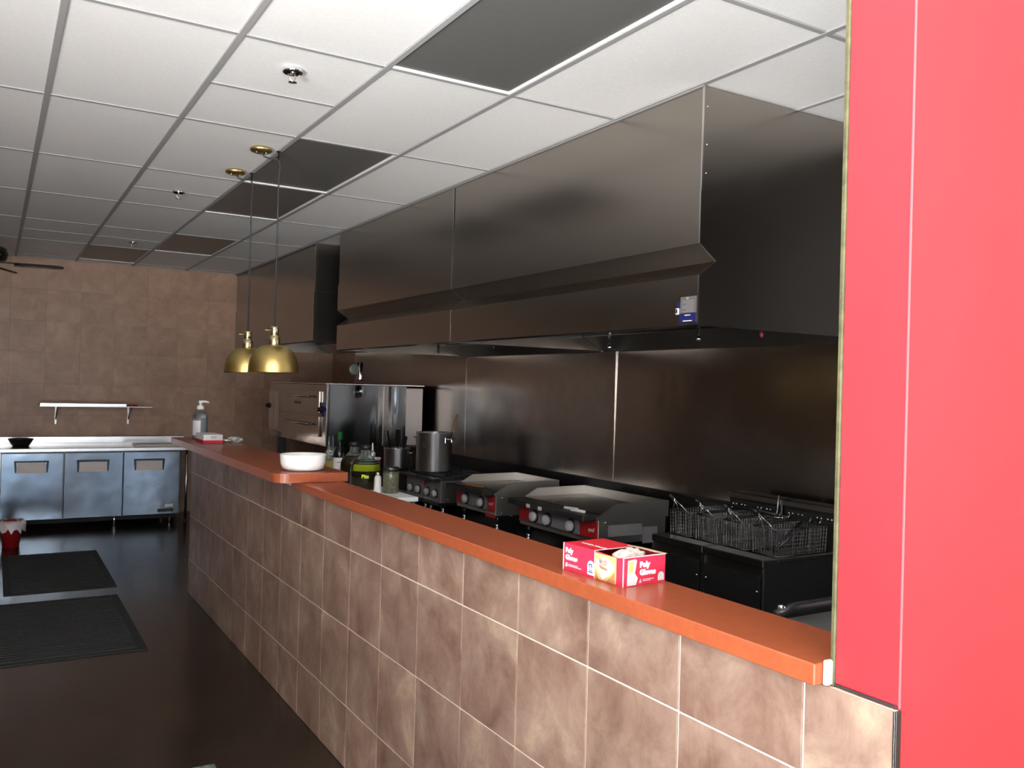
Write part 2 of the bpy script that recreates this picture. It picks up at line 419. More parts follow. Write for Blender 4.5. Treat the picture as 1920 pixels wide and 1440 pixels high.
obj('window_wall', b, 'brownwall', wl)
b = B(); box(b, -3.5, -3.8, 0, 4.3, -3.5, .15); box(b, -3.5, -3.8, 2.65, 4.3, -3.5, CEIL+.02); box(b, -3.5, -3.8, .15, -2.0, -3.5, 2.65); box(b, 1.3, -3.8, .15, 1.9, -3.5, 2.65); box(b, 3.4, -3.8, .15, 4.3, -3.5, 2.65)
wd = struct('wall_door_side', b, 'brownwall')
we = struct('wall_dining_right', box(B(), 4.0, -3.5, 0, 4.3, .885, CEIL+.02), 'brownwall')
def shop_window(name, axis, a0, a1, p):
    b = B(); n = 3; fr = .03
    for k in range(n+1):
        a = a0+(a1-a0)*k/n
        (box(b, a-fr, p-.03, .15, a+fr, p+.03, 2.65) if axis == 'x' else box(b, p-.03, a-fr, .15, p+.03, a+fr, 2.65))
    for z in (.18, 2.62): (box(b, a0, p-.03, z-fr, a1, p+.03, z+fr) if axis == 'x' else box(b, p-.03, a0, z-fr, p+.03, a1, z+fr))
    w = struct(name, b, 'frame')
    for k in range(n):
        u0 = a0+(a1-a0)*k/n+fr; u1 = a0+(a1-a0)*(k+1)/n-fr
        obj('pane', box(B(), u0, p-.003, .21, u1, p+.003, 2.59) if axis == 'x' else box(B(), p-.003, u0, .21, p+.003, u1, 2.59), 'pane', w)
shop_window('window_1', 'x', -2.0, 1.3, -3.54)
shop_window('window_2', 'y', -2.8, .45, -2.04)
shop_window('window_3', 'x', 1.9, 3.4, -3.54)

# tiled half wall
hb = B(); box(hb, 1.2765, .8885, 0, 1.2845, 6.715, 1.064); box(hb, 1.2845, 1.0125, 0, 1.40, 6.715, 1.064); box(hb, 1.2765, 4.124, 1.064, 1.40, 6.715, 1.106)
wh = struct('wall_half', hb, 'grout')
TW, TH, Y0, Z1 = .3301, .3204, 1.0705, .8925; g = .0026
meshes = {}
def wtile(y0, y1, z0, z1):
    key = (round(y1-y0, 3), round(z1-z0, 3))
    if key not in meshes:
        meshes[key] = obj('tile', box(B(), 0, g, g, .0045, y1-y0-g, z1-z0-g, .001), 'tile', wh, loc=(XW, y0, z0))
    else: copy_part(meshes[key], (XW, y0, z0), wh)
rows = [(0, .2515), (.2515, .2515+.3205), (.572, .8925), (.8925, None)]
ys = [.886]+[Y0+TW*k for k in range(0, 18) if Y0+TW*k < 6.70]+[6.717]
for a, c in zip(ys, ys[1:]):
    for z0, z1 in rows:
        zt = z1 if z1 is not None else (1.066 if c < 4.13 else 1.104)
        if z1 is None and a < 4.13 < c: zt = 1.066
        wtile(a, c, z0, zt)
obj('edge_trim', box(B(), 1.271, .8815, 0, 1.2845, .8845, 1.0655, .0008), 'darksteel', wh)
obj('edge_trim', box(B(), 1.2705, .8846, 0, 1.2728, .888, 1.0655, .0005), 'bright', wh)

# ------------------------------------------------------------------ bar counters on the half wall
def round_rect_counter(x0, x1, y0, y1, z0, z1, r):
    pts = []
    n = 7
    def arc(cx, cy, a0):
        for k in range(n+1):
            a = a0+PI/2*k/n; pts.append((cx+r*math.cos(a), cy+r*math.sin(a)))
    pts.append((x1, y1)); pts.append((x0, y1))
    for k in range(n+1):
        a = PI+PI/2*k/n; pts.append((x0+r+r*math.cos(a), y0+r+r*math.sin(a)))
    pts.append((x1, y0))
    return pts
UZ = 1.150
ub = B(); t_ = bmesh.new()
prism(ub, round_rect_counter(1.125, 1.47, 3.965, 6.70, 1.1075, UZ, .06), 'z', 1.1075, UZ)
tag(obj('bar_counter', ub, 'counter'), 'raised red-brown laminate bar top with rounded corner holding the white dish', 'counter', 'red-brown bar tops')
lb = B(); box(lb, 1.243, 1.023, 1.0675, 1.447, 4.12, 1.106, .0025)
tag(obj('bar_counter', lb, 'counter'), 'lower red-brown laminate bar top carrying the pink glove box', 'counter', 'red-brown bar tops')
tag(obj('caulk_block', box(B(), 1.262, 1.0125, 1.0675, 1.281, 1.0225, 1.112, .003), 'caulk'), 'cream filler block between lower bar top and red wall', 'filler')

# ------------------------------------------------------------------ exhaust hoods
XH = 2.521
PROF = [(XH, 2.42), (XH, 2.202), (XH+.094, 2.134), (XH, 2.068), (XH, 1.862), (XH+.035, 1.857)]
PROF2 = [(XH+.01, 2.42), (XH+.01, 1.965), (XH+.045, 1.960)]
def hood(y0, y1, label, prof, zb, near_end, far_end=False, top0=CEIL-.001, xback=3.745):
    t = thing('exhaust_hood', label, 'exhaust hood', (2.9, (y0+y1)/2, zb), 0, 'stainless exhaust hoods')
    px = prof[0][0]
    obj('front_panel', ribbon(B(), prof, 'y', y0+.003, y1-.003, .004), 'hood', t, True)
    obj('upper_panel', box(B(), px+.006, y0+.008, 2.422, px+.012, y1-.004, CEIL-.006), 'hood', t, True)
    for yy, s in ((y0, 0), (y1-.004, 1)):
        poly = prof+[(prof[-1][0]+.01, zb), (xback, zb), (xback, 2.42)]
        obj('end_panel', prism(B(), poly, 'y', yy, yy+.003), 'hood', t, True)
        obj('upper_end_panel', box(B(), px+.012, yy+.007-s*.010, 2.422, xback, yy+.011-s*.010, CEIL-.006), 'hood', t, True)
    obj('top_plate', box(B(), px+.02, y0+.01, 2.405, xback, y1-.01, 2.412), 'darksteel', t, True)
    obj('filter_bank', prism(B(), [(3.62, zb+.11), (3.16, 2.40), (3.10, 2.40), (3.58, zb+.09)], 'y', y0+.01, y1-.01), 'darksteel', t, True)
    obj('back_flange', prism(B(), [(xback+.004, zb-.006), (3.56, zb+.090), (3.565, zb+.096), (xback+.004, zb+.004)], 'y', y0+.01, y1-.01), 'steel', t, True)
    # lighter steel strips along the profile, put in as the corner's edge highlight
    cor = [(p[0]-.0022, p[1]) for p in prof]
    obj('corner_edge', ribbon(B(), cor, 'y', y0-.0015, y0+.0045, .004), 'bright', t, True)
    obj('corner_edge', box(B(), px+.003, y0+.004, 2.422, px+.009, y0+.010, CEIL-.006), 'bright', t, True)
    return t
h1 = hood(2.711, 4.996, 'long stainless exhaust hood above the fryers, nearest the red wall, with a rating sticker', PROF, 1.857, True)
h2 = hood(5.000, 7.160, 'stainless exhaust hood joined to the near one, above the stock pot', PROF, 1.857, True)
h3 = hood(7.834, 10.86, 'separate stainless exhaust hood above the oven, against the brown tiled wall', PROF2, 1.957, True)
obj('edge_trim', box(B(), XH-.006, 2.711, CEIL-.010, XH+.010, 10.86, CEIL-.006, .001), 'tbar', cl)
for z in (2.78, 2.62, 2.50): obj('rivet', lathe(B(), [(.004, 0), (.004, .003), (.001, .005)], 8, mat=Matrix.Translation((XH+.03, 2.7185, z))@Matrix.Rotation(PI/2, 4, 'X')), 'bright', h1, True)
# sticker and small plate on the near hood
obj('rating_sticker', box(B(), XH-.0045, 2.722, 1.912, XH-.0022, 2.818, 1.982), 'label2', h1, True, label='grey printed sticker')
st2 = obj('blue_sticker', box(B(), XH-.0045, 2.722, 1.872, XH-.0022, 2.822, 1.911), 'navy', h1, True, label='dark blue sticker below the grey one')
obj('blue_sticker', box(B(), XH-.0045, 2.820, 1.935, XH-.0022, 2.838, 1.962), 'navy', h1, True, label='small blue tab beside the grey sticker')
sw = B(); box(sw, XH-.010, 2.826, 1.908, XH-.0022, 2.844, 1.936, .002)
obj('switch_plate', sw, 'ink', h1, True); obj('switch', box(B(), XH-.012, 2.831, 1.914, XH-.0098, 2.839, 1.931), 'black', h1, True)
ln = B()
for k in range(7): box(ln, XH-.0050, 2.735, 1.918+.0075*k, XH-.0044, 2.735+.07-.02*(k % 3 == 1), 1.920+.0075*k)
box(ln, XH-.0050, 2.768, 1.970, XH-.0044, 2.782, 1.979)
obj('sticker_print', ln, 'greyink', h1, True)
ln = B(); box(ln, XH-.0050, 2.755, 1.901, XH-.0044, 2.79, 1.905); box(ln, XH-.0050, 2.745, 1.877, XH-.0044, 2.80, 1.881)
obj('sticker_print', ln, 'ink', h1, True)
def nozzle(y, x, z, t, cap):
    b = tube(B(), [(x, y, z+.20), (x, y, z+.035)], .008, 8)
    p = obj('nozzle_pipe', b, 'chrome', t, True)
    obj('nozzle_tip', lathe(B(), [(.005, 0), (.010, .005), (.012, .018), (.008, .032)], 10, (x, y, z)), cap, p, True)
for y, x, z, t, c in ((6.36, 3.1, 1.84, h2, 'black'), (5.455, 3.1, 1.852, h2, 'black'), (4.078, 3.1, 1.815, h1, 'chrome'), (3.329, 3.1, 1.838, h1, 'chrome'), (2.903, 3.1, 1.842, h1, 'darkred')):
    nozzle(y, x, z, t, c)

# ------------------------------------------------------------------ fittings on the ceiling
def sprinkler(x, y, label):
    t = thing('sprinkler_head', label, 'sprinkler', (x, y, CEIL), 0, 'ceiling sprinkler heads')
    obj('escutcheon', lathe(B(), [(.026, -.003), (.038, -.016), (.041, -.014), (.040, 0), (.026, .0)], 20, cap=False), 'chrome', t)
    f = B(); tube(f, [(0, 0, .004), (0, 0, -.022)], .009, 10)
    for s in (-1, 1): tube(f, [(s*.009, 0, -.020), (s*.014, 0, -.032), (s*.006, 0, -.046), (0, 0, -.050)], .0025, 6)
    obj('sprinkler_frame', f, 'chrome', t)
    obj('deflector', lathe(B(), [(.003, -.050), (.018, -.053), (.018, -.055), (0, -.056)], 12), 'chrome', t)
    obj('recess_cup', lathe(B(), [(.026, -.0025), (.012, .0035)], 16, cap=False), 'black', t)
sprinkler(1.033, 3.559, 'chrome sprinkler head on the white ceiling, nearest and largest of three')
sprinkler(1.063, 6.31, 'chrome sprinkler head beside a ceiling bar, middle of three')
sprinkler(1.106, 8.93, 'small chrome sprinkler head near the brown wall, farthest of three')

def pendant(x, y, label):
    t = thing('pendant_lamp', label, 'pendant lamp', (x, y, CEIL), 0, 'brass pendant lamps over the bar')
    cx = -.103
    can = obj('canopy', lathe(B(), [(0, -.026), (.040, -.026), (.056, -.020), (.060, -.010), (.058, -.004), (.052, -.004)], 28, (cx, 0, 0), cap=False), 'brass', t)
    for d in (-.026, .026): obj('screw', lathe(B(), [(.004, -.031), (.005, -.026)], 8, (cx+d, -.01, 0)), 'chrome', can)
    c = B(); tube(c, [(cx+.004, 0, -.024), (cx+.02, 0, -.045), (cx+.05, .002, -.050), (-.012, 0, -.046), (0, 0, -.06), (.006, 0, -.085), (.002, 0, -.12), (0, 0, -.20), (0, 0, -.99)], .0045, 8)
    obj('cord', c, plain('braided_grey_cord', (.03, .03, .032), .55), t)
    h = lathe(B(), [(.014, -.004), (.013, -.007), (.004, -.012), (.004, -.052)], 12, (-.004, 0, 0))
    obj('cord_hook', h, 'bronze', t)
    z0 = 1.624-CEIL
    obj('socket', lathe(B(), [(.005, z0+.262), (.021, z0+.260), (.023, z0+.255), (.023, z0+.215), (.021, z0+.212), (.026, z0+.205), (.031, z0+.198), (.031, z0+.160), (.028, z0+.150)], 24), 'brasslite', t)
    sw = B(); tube(sw, [(-.022, 0, z0+.238), (-.046, -.002, z0+.238)], .0025, 8); lathe(sw, [(.004, 0), (.004, .010)], 8, mat=Matrix.Translation((-.044, -.002, z0+.238))@Matrix.Rotation(-PI/2, 4, 'Y'))
    obj('switch_key', sw, 'brasslite', t)
    prof = []
    for k in range(15):
        a = PI/2*k/14; prof.append((.030+.107*math.sin(a)**.92, z0+.018+.138*math.cos(a)))
    prof += [(.138, z0+.008), (.140, z0), (.1365, z0), (.1345, z0+.012)]
    for k in range(14, -1, -1):
        a = PI/2*k/14; prof.append((.027+.107*math.sin(a)**.92, z0+.018+.134*math.cos(a)))
    obj('shade', lathe(B(), prof, 48, cap=False), 'brass', t)
    obj('bulb', lathe(B(), [(0, z0+.03), (.022, z0+.038), (.030, z0+.06), (.022, z0+.09), (.012, z0+.12), (.012, z0+.15)], 16), 'white', t)
pendant(1.347, 4.858, 'dull brass dome pendant lamp hanging over the bar, nearer and larger looking of two')
pendant(1.351, 5.468, 'dull brass dome pendant lamp over the bar, half hidden behind the nearer one')

# ceiling fan at the left edge
t = thing('ceiling_fan', 'dark ceiling fan with brown blades by the brown tiled wall', 'ceiling fan', (-.13, 8.3, CEIL))
b = B(); lathe(b, [(.06, 0), (.055, -.04), (.02, -.06), (.02, -.20)], 20); obj('downrod', b, 'bronze', t)
obj('motor', lathe(B(), [(.02, -.20), (.10, -.215), (.20, -.26), (.215, -.31), (.20, -.355), (.10, -.375), (0, -.38)], 28), 'bronze', t)
for k in range(5):
    a = math.radians(-7+72*k); Rm = Matrix.Rotation(a, 4, 'Z')
    bl = prism(B(), [(.26, -.05), (.34, -.062), (.54, -.060), (.615, -.035), (.625, 0), (.615, .035), (.54, .060), (.34, .062), (.26, .05)], 'z', -.006, .006, Rm@Matrix.Translation((0, 0, -.385))@Matrix.Rotation(math.radians(17), 4, 'X'))
    bo = obj('blade', bl, 'fanwood', t)
    obj('blade_iron', prism(B(), [(.10, -.02), (.30, -.03), (.30, .03), (.10, .02)], 'z', -.378, -.370, Rm), 'bronze', bo)
obj('light_bowl', lathe(B(), [(.06, -.38), (.09, -.40), (.085, -.44), (.05, -.47), (0, -.48)], 20), 'china', t)

# ------------------------------------------------------------------ refrigerators, worktop, things on it
t = thing('undercounter_refrigerator', 'three-door stainless undercounter refrigerator below the steel worktop', 'refrigerator', (.93, 10.4, 0))
obj('body', box(B(), .075, 10.03, .10, 1.785, 10.72, .795, .004), 'steel', t, True)
xs = [(.085, .6445), (.6485, 1.2045), (1.2085, 1.778)]
for k, (a, c) in enumerate(xs):
    d = obj('door', box(B(), a, 9.985, .108, c, 10.03, .79, .006, 2), 'fridge', t, True)
    m = (a+c)/2+(-.01 if k < 2 else -.03)
    fr = B(); w, zt, zb_ = .155, .712, .592
    prism(fr, [(m-w, zt), (m+w, zt), (m+w-.010, zb_), (m+w-.022, zb_), (m+w-.022, zt-.018), (m-w+.022, zt-.018), (m-w+.022, zb_), (m-w+.010, zb_)], 'y', 9.972, 9.9855)
    h = obj('handle_recess', fr, 'black', d, True)
    obj('handle_plate', prism(B(), [(m-w+.030, zt-.024), (m+w-.030, zt-.024), (m+w-.022, zb_-.004), (m-w+.022, zb_-.004)], 'y', 9.976, 9.9855), plain('pale_handle', (.88, .80, .76), .5), d, True)
bd = obj('badge', box(B(), 1.556, 9.981, .135, 1.716, 9.9865, .168), 'black', t, True, label='black badge low on the right door')
obj('rating_label', box(B(), 1.632, 9.983, .186, 1.712, 9.9862, .219), 'white', t, True)
obj('kick_grille', box(B(), .10, 10.06, .06, 1.76, 10.09, .10), 'matblack', t, True)
for x, y in ((.16, 10.10), (1.14, 10.06), (1.70, 10.10), (.16, 10.65), (1.70, 10.65)):
    f = obj('foot', lathe(B(), [(.018, 0), (.026, .012), (.022, .05), (.026, .06), (.026, .10)], 14, (x, y, 0)), 'bright', t, True)
t = thing('steel_work_table', 'long steel worktop with raised back edge over the refrigerator', 'work table', (1.0, 10.4, 0))
obj('tabletop', box(B(), .03, 9.955, .80, 1.955, 10.80, .836, .004), 'bright', t, True)
obj('backsplash', box(B(), .03, 10.775, .836, 1.955, 10.80, .905, .003), 'bright', t, True)
for x, y in ((1.845, 9.99), (1.845, 10.74)):
    l = obj('leg', tube(B(), [(x, y, .80), (x, y, .05)], .014, 12), 'bright', t, True)
    obj('foot', lathe(B(), [(.016, 0), (.020, .01), (.014, .05)], 12, (x, y, 0)), 'black', l, True)
obj('side_rail', box(B(), 1.835, 10.0, .78, 1.855, 10.74, .80), 'steel', t, True)
bw_ = lathe(B(), [(.070, 0), (.078, .004), (.100, .04), (.120, .075), (.123, .078), (.120, .079), (.096, .042), (.070, .010), (0, .008)], 28)
tag(obj('mixing_bowl', bw_, plain('black_glossy_plastic', (.008, .008, .009), .12), loc=(.262, 10.33, .836)), 'black bowl standing on the left end of the steel worktop', 'bowl')
tag(obj('cutting_board', box(B(), -.23, -.15, 0, .23, .15, .018, .003), 'white', loc=(1.575, 10.28, .8362)), 'white cutting board lying on the right end of the steel worktop', 'cutting board')
# wall shelf
t = thing('wall_shelf', 'narrow white wall shelf on two thin brackets on the brown tiled wall', 'shelf', (1.0, 10.6, 1.05))
obj('shelf_board', box(B(), .43, 10.50, 1.245, 1.555, 10.84, 1.253, .002), 'bright', t, True)
for x in (.605, 1.345):
    br = B(); box(br, x-.011, 10.840, 1.04, x+.011, 10.858, 1.245, .002); prism(br, [(10.842, 1.09), (10.842, 1.12), (10.56, 1.243), (10.54, 1.243)], 'x', x-.006, x+.006)
    obj('bracket', br, 'steel', t, True)
tag(obj('rolled_film_box', box(B(), -.425, -.03, 0, .425, .03, .030, .003), 'bright', loc=(.86, 10.53, 1.2535)), 'long white film box lying along the white wall shelf', 'box')
tag(obj('red_pen', tube(B(), [(-.06, 0, .011), (.05, 0, .011)], .011, 8), 'redpanel', loc=(1.355, 10.54, 1.2535)), 'small red tube beside the long white box on the wall shelf', 'tube')

# bin, mats
t = thing('waste_bin', 'small red waste bin with white liner in front of the refrigerator', 'bin', (.175, 9.15, 0))
obj('bin_body', lathe(B(), [(0, .002), (.068, 0), (.092, .235), (.096, .24), (.089, .24), (.066, .012), (0, .012)], 20, cap=False), 'binred', t)
bm = B(); n = 28; prev = None; rings = []
for (r, z) in ((.085, .17), (.094, .238), (.102, .248), (.118, .215), (.112, .155)):
    rings.append([bm.verts.new(((r+.012*math.sin(k*1.9+z*40))*math.cos(2*PI*k/n), (r+.012*math.sin(k*1.9+z*40))*math.sin(2*PI*k/n), z+(.028*math.sin(k*2.3) if z < .2 and r > .1 else .004*math.sin(k*3.)))) for k in range(n)])
for a, c in zip(rings, rings[1:]):
    for k in range(n): bm.faces.new([a[k], a[(k+1) % n], c[(k+1) % n], c[k]]).smooth = True
obj('bin_liner', bm, 'bag', t)
obj('rubbish', lathe(B(), [(0, .262), (.03, .258), (.055, .235), (.07, .20), (0, .19)], 12), 'binred', t, label='red rubbish heaped in the liner')
def floor_mat_obj(x0, x1, y0, y1, label, mat, ridge=True):
    t = thing('floor_mat', label, 'floor mat', ((x0+x1)/2, (y0+y1)/2, 0), 0, 'floor mats in front of the bar')
    obj('mat_border', prism(B(), [(x0, y0), (x1, y0), (x1, y1), (x0, y1)], 'z', .0005, .006), 'rubber' if ridge else mat, t, True)
    b = B(); n = 26
    for k in range(n):
        ya = y0+.05+(y1-y0-.1)*k/n; box(b, x0+.05, ya, .006, x1-.05, ya+(y1-y0-.1)/n*.62, .012)
    q = obj('ribbing', b, mat, t, True); q['kind'] = 'stuff'
floor_mat_obj(.10, .84, 7.13, 8.67, 'black ribbed rubber floor mat nearest the refrigerator', 'rubber')
floor_mat_obj(.02, .81, 5.39, 6.84, 'black ribbed rubber floor mat, wider looking, between the other two mats', 'rubber')
floor_mat_obj(.05, .815, 2.15, 3.655, 'grey-green floor mat of which only a corner shows at the bottom of the photo', 'mat3', False)

# ------------------------------------------------------------------ pizza oven
t = thing('deck_oven', 'large stainless two-deck pizza oven under the far hood', 'oven', (3.2, 8.8, 0))
OX = 2.69
obj('body', box(B(), OX+.004, 7.885, .98, 3.50, 9.79, 1.560, .004), 'steel', t, True)
obj('rear_housing', box(B(), 3.502, 7.89, .98, 3.69, 9.77, 1.545, .004), plain('pale_steel', (.62, .60, .58), .42, 1.), t, True)
sd = B()
def dent(x, z):
    s = .004*math.sin(5*x+1.3*z)+.003*math.sin(11*x-2*z)
    s += .016*math.exp(-(((x-3.0)/.03)**2+((z-1.50)/.03)**2)) - .012*math.exp(-((x-3.20)/.05)**2)*(.5+.5*math.sin(7*z)) + .012*math.exp(-((x-3.36)/.035)**2)*(.6+.4*math.sin(9*z+1))
    return s
ts = bmesh.new(); nx, nz = 46, 24
gg = [[ts.verts.new((OX+(3.50-OX)*i/nx, 7.872+dent(OX+(3.50-OX)*i/nx, .98+.58*j/nz)*(.0 if i in (0, nx) else 1), .98+.58*j/nz)) for j in range(nz+1)] for i in range(nx+1)]
for i in range(nx):
    for j in range(nz): ts.faces.new([gg[i][j], gg[i+1][j], gg[i+1][j+1], gg[i][j+1]]).smooth = True
merge(sd, ts)
obj('side_panel', sd, steel('dented_side_steel', (.125, .13, .13), .15, (1, 1, 1), .04, .05), t, True)
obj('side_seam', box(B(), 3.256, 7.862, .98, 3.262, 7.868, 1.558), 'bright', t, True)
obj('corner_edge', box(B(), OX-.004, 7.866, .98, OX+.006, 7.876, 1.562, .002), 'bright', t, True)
obj('top_cover', box(B(), OX-.02, 7.86, 1.562, 3.69, 9.80, 1.576, .003), 'bright', t, True)
obj('front_panel', box(B(), OX-.002, 7.88, .98, OX+.003, 9.79, 1.558), 'ovenfront', t, True)
for zt, zb_, hz in ((1.495, 1.285, 1.440), (1.255, 1.060, 1.172)):
    d = obj('door', box(B(), OX-.024, 8.02, zb_, OX-.003, 9.34, zt, .004, 2), 'ovenfront', t, True)
    hb = B(); tube(hb, [(OX-.060, 8.22, hz), (OX-.060, 9.16, hz)], .011, 10)
    for y in (8.30, 9.08): tube(hb, [(OX-.022, y, hz), (OX-.060, y, hz)], .008, 8)
    obj('handle', hb, 'chrome', d, True)
obj('maker_plate', box(B(), OX-.026, 8.58, 1.358, OX-.0235, 8.80, 1.385), plain('violet_plate', (.06, .05, .10), .3), t, True)
for yc, yw, z0_, z1_ in ((9.60, .18, 1.06, 1.475), (9.54, .15, .985, 1.03)):
    cc = B(); prism(cc, [(OX-.003, yc-yw)]+[(OX-.003-.055*math.sin(PI*k/10), yc-yw+2*yw*k/10) for k in range(1, 10)]+[(OX-.003, yc+yw)], 'z', z0_, z1_)
    obj('control_column', cc, 'bright', t, True)
kb = lathe(B(), [(.030, 0), (.030, .012), (.022, .016), (.020, .04), (0, .042)], 16, mat=Matrix.Translation((OX-.056, 9.62, 1.312))@Matrix.Rotation(-PI/2, 4, 'Y'))
obj('thermostat_knob', kb, 'black', t, True)
obj('control_plate', box(B(), OX-.006, 7.915, 1.255, OX-.002, 8.00, 1.39), 'blueink', t, True)
kb = lathe(B(), [(.030, 0), (.030, .012), (.022, .016), (.020, .04), (0, .042)], 16, mat=Matrix.Translation((OX-.006, 7.985, 1.322))@Matrix.Rotation(-PI/2, 4, 'Y'))
obj('thermostat_knob', kb, 'black', t, True)
for x, y in ((2.80, 7.98), (2.80, 9.68), (3.55, 7.98), (3.55, 9.68)): obj('leg', box(B(), x-.04, y-.04, 0, x+.04, y+.04, .98, .004), 'darksteel', t, True)
obj('lower_shelf', box(B(), 2.76, 7.94, .30, 3.59, 9.72, .33), 'darksteel', t, True)
t = thing('steel_timer', 'round-faced steel canister standing on top of the pizza oven', 'canister', (3.03, 8.0, 1.576))
obj('base', box(B(), -.05, -.04, 0, .06, .04, .028, .004), plain('dark_red_base', (.10, .02, .02), .4), t)
obj('post', lathe(B(), [(.026, .028), (.028, .04), (.028, .20), (.022, .208), (0, .21)], 20, (.020, -.03, 0)), 'chrome', t)
obj('dial', lathe(B(), [(.050, 0), (.054, .006), (.050, .014), (.042, .016), (0, .016)], 28, mat=Matrix.Translation((-.020, .03, .140))@Matrix.Rotation(PI/2, 4, 'X')), plain('grey_green_dial', (.20, .23, .20), .25), t)

# ------------------------------------------------------------------ cooking line
EX = 3.10; EB = 3.64
t = thing('equipment_stand', 'low black steel stand under the griddles and hot plates', 'equipment stand', (3.2, 5.6, 0))
obj('stand_top', box(B(), 2.84, 4.00, .50, 3.70, 7.30, .545, .004), 'darksteel', t, True)
for k in range(4):
    d = obj('drawer', box(B(), 2.86, 4.03+.815*k, .10, 2.90, 4.03+.815*k+.80, .49, .004), 'darksteel', t, True)
    obj('handle', box(B(), 2.835, 4.2+.815*k, .44, 2.862, 4.03+.815*k+.62, .455), 'steel', d, True)
obj('body', box(B(), 2.90, 4.02, .10, 3.68, 7.28, .50), 'matblack', t, True)
for x in (2.95, 3.62):
    for y in (4.1, 5.65, 7.2): obj('leg', lathe(B(), [(.025, 0), (.025, .10)], 10, (x, y, 0)), 'black', t, True)
def foot(x, y, z0, z1, parent):
    l = obj('leg', lathe(B(), [(.020, .05), (.020, z1-z0)], 12, (x, y, z0)), 'black', parent, True)
    obj('foot', lathe(B(), [(.017, 0), (.019, .004), (.015, .018), (.012, .02), (.016, .028), (.014, .05)], 12, (x, y, z0)), 'chrome', l, True)
def knob(y, z, x, parent, r=.034):
    k = obj('knob', lathe(B(), [(r*.86, .006), (r*.80, .026), (r*.62, .032), (0, .033)], 20, mat=Matrix.Translation((x, y, z))@Matrix.Rotation(-PI/2, 4, 'Y')), 'knob', parent, True)
    obj('knob_skirt', lathe(B(), [(r*1.10, 0), (r*1.10, .006), (0, .007)], 20, mat=Matrix.Translation((x, y, z))@Matrix.Rotation(-PI/2, 4, 'Y')), 'black', k, True)
def stadium(y0, y1, z0, z1):
    r = (z1-z0)*.55; n = 6; p = [(y0, z0)]
    for k in range(n+1): a = PI-PI/2*k/n; p.append((y0+r+r*math.cos(a), z1-r+r*math.sin(a)))
    for k in range(n+1): a = PI/2-PI/2*k/n; p.append((y1-r+r*math.cos(a), z1-r+r*math.sin(a)))
    p.append((y1, z0)); return p
Z0 = .545
def griddle(y0, y1, label, knobs, gy0, gy1):
    t = thing('griddle', label, 'griddle', ((EX+EB)/2, (y0+y1)/2, Z0), 0, 'countertop griddles')
    obj('body', box(B(), EX, y0, .655, EB-.02, y1, .812, .003), 'guard', t, True)
    obj('front_panel', box(B(), EX-.007, y0+.004, .690, EX-.0005, y1-.004, .800, .001), 'redpanel', t, True)
    obj('control_plate', prism(B(), stadium(gy0, gy1, .692, .797), 'x', EX-.010, EX-.0065), 'greypanel', t, True)
    obj('panel_lip', box(B(), EX-.009, y0+.002, .678, EX-.0005, y1-.002, .689, .001), 'steel', t, True)
    for q in knobs: knob(q, .733, EX-.010, t, .040)
    mk = B()
    for q in knobs[1:]: box(mk, EX-.0112, q-.006, .782, EX-.0098, q+.006, .796)
    obj('dial_mark', mk, 'black', t, True)
    lg = text_bm('ayull', .034, font_shear=.25, bold=.0006); lg.transform(FACE_NX((EX-.0075, y0+.062, .738))); obj('logo', lg, 'ink', t, True)
    obj('lower_badge', box(B(), EX-.004, y0+.004, .640, EX+.002, y0+.14, .664), 'redpanel', t, True)
    obj('hot_plate', box(B(), EX+.02, y0+.012, .812, EB-.012, y1-.012, .838), steel('griddle_plate', (.14, .135, .13), .38, (1, 1, 1), .05, 0), t, True)
    obj('grease_tray', box(B(), EX-.105, y0+.01, .800, EX+.018, y1-.01, .836, .004), 'iron', t, True)
    for ya, yb in ((y0-.002, y0+.010), (y1-.010, y1+.002)):
        obj('side_guard', prism(B(), [(EX-.01, .80), (EX-.01, .818), (EX+.13, .893), (EB, .898), (EB, .80)], 'y', ya, yb), 'guard', t, True)
    obj('back_guard', box(B(), EB-.010, y0+.010, .80, EB, y1-.010, .898, .001), 'guard', t, True)
    obj('back_flange', box(B(), EB+.002, y0+.03, .72, EB+.012, y1-.03, .885), 'bright', t, True)
    for z in (.785, .672): obj('screw', lathe(B(), [(.007, 0), (.006, .004), (0, .005)], 10, mat=Matrix.Translation((EX+.05, y0-.0025, z))@Matrix.Rotation(PI/2, 4, 'X')), 'chrome', t, True)
    for x in (EX+.045, EB-.07):
        for y in (y0+.05, y1-.05): foot(x, y, Z0, .655, t)
    return t
g2 = griddle(4.14, 5.03, 'wide stainless griddle with three knobs and two white rolls on its tray', (4.825, 4.665, 4.405), 4.32, 4.90)
g1 = griddle(5.36, 5.965, 'narrower stainless griddle with two knobs and a scraper on its tray', (5.79, 5.555), 5.47, 5.86)
obj('rating_plate', box(B(), EX+.075, 4.1345, .700, EX+.33, 4.1375, .768), 'label', g2, True)
obj('rating_plate', box(B(), EX+.335, 4.1345, .645, EX+.45, 4.1375, .745), 'label', g2, True)
pl = B()
for k in range(6): box(pl, EX+.085, 4.1335, .706+.009*k, EX+.085+.19-.03*(k % 3), 4.1348, .709+.009*k)
obj('plate_print', pl, 'greyink', g2, True)
for q in (4.76, 4.62): obj('tray_label', box(B(), EX-.108, q-.020, .803, EX-.1045, q+.020, .826), 'white', g2, True)
def roll(x, y, z, label, rz):
    b = tube(B(), [(-.058, 0, 0), (-.054, 0, 0), (.054, 0, 0), (.058, 0, 0)], [.006, .010, .010, .006], 12)
    tag(obj('rolled_towel', b, 'white', loc=(x, y, z), rot=(0, 0, rz)), label, 'towel', 'white rolls on the griddle')
roll(3.055, 4.36, .8465, 'white rolled towel on the wide griddle tray, farther from the red panel end', -1.35)
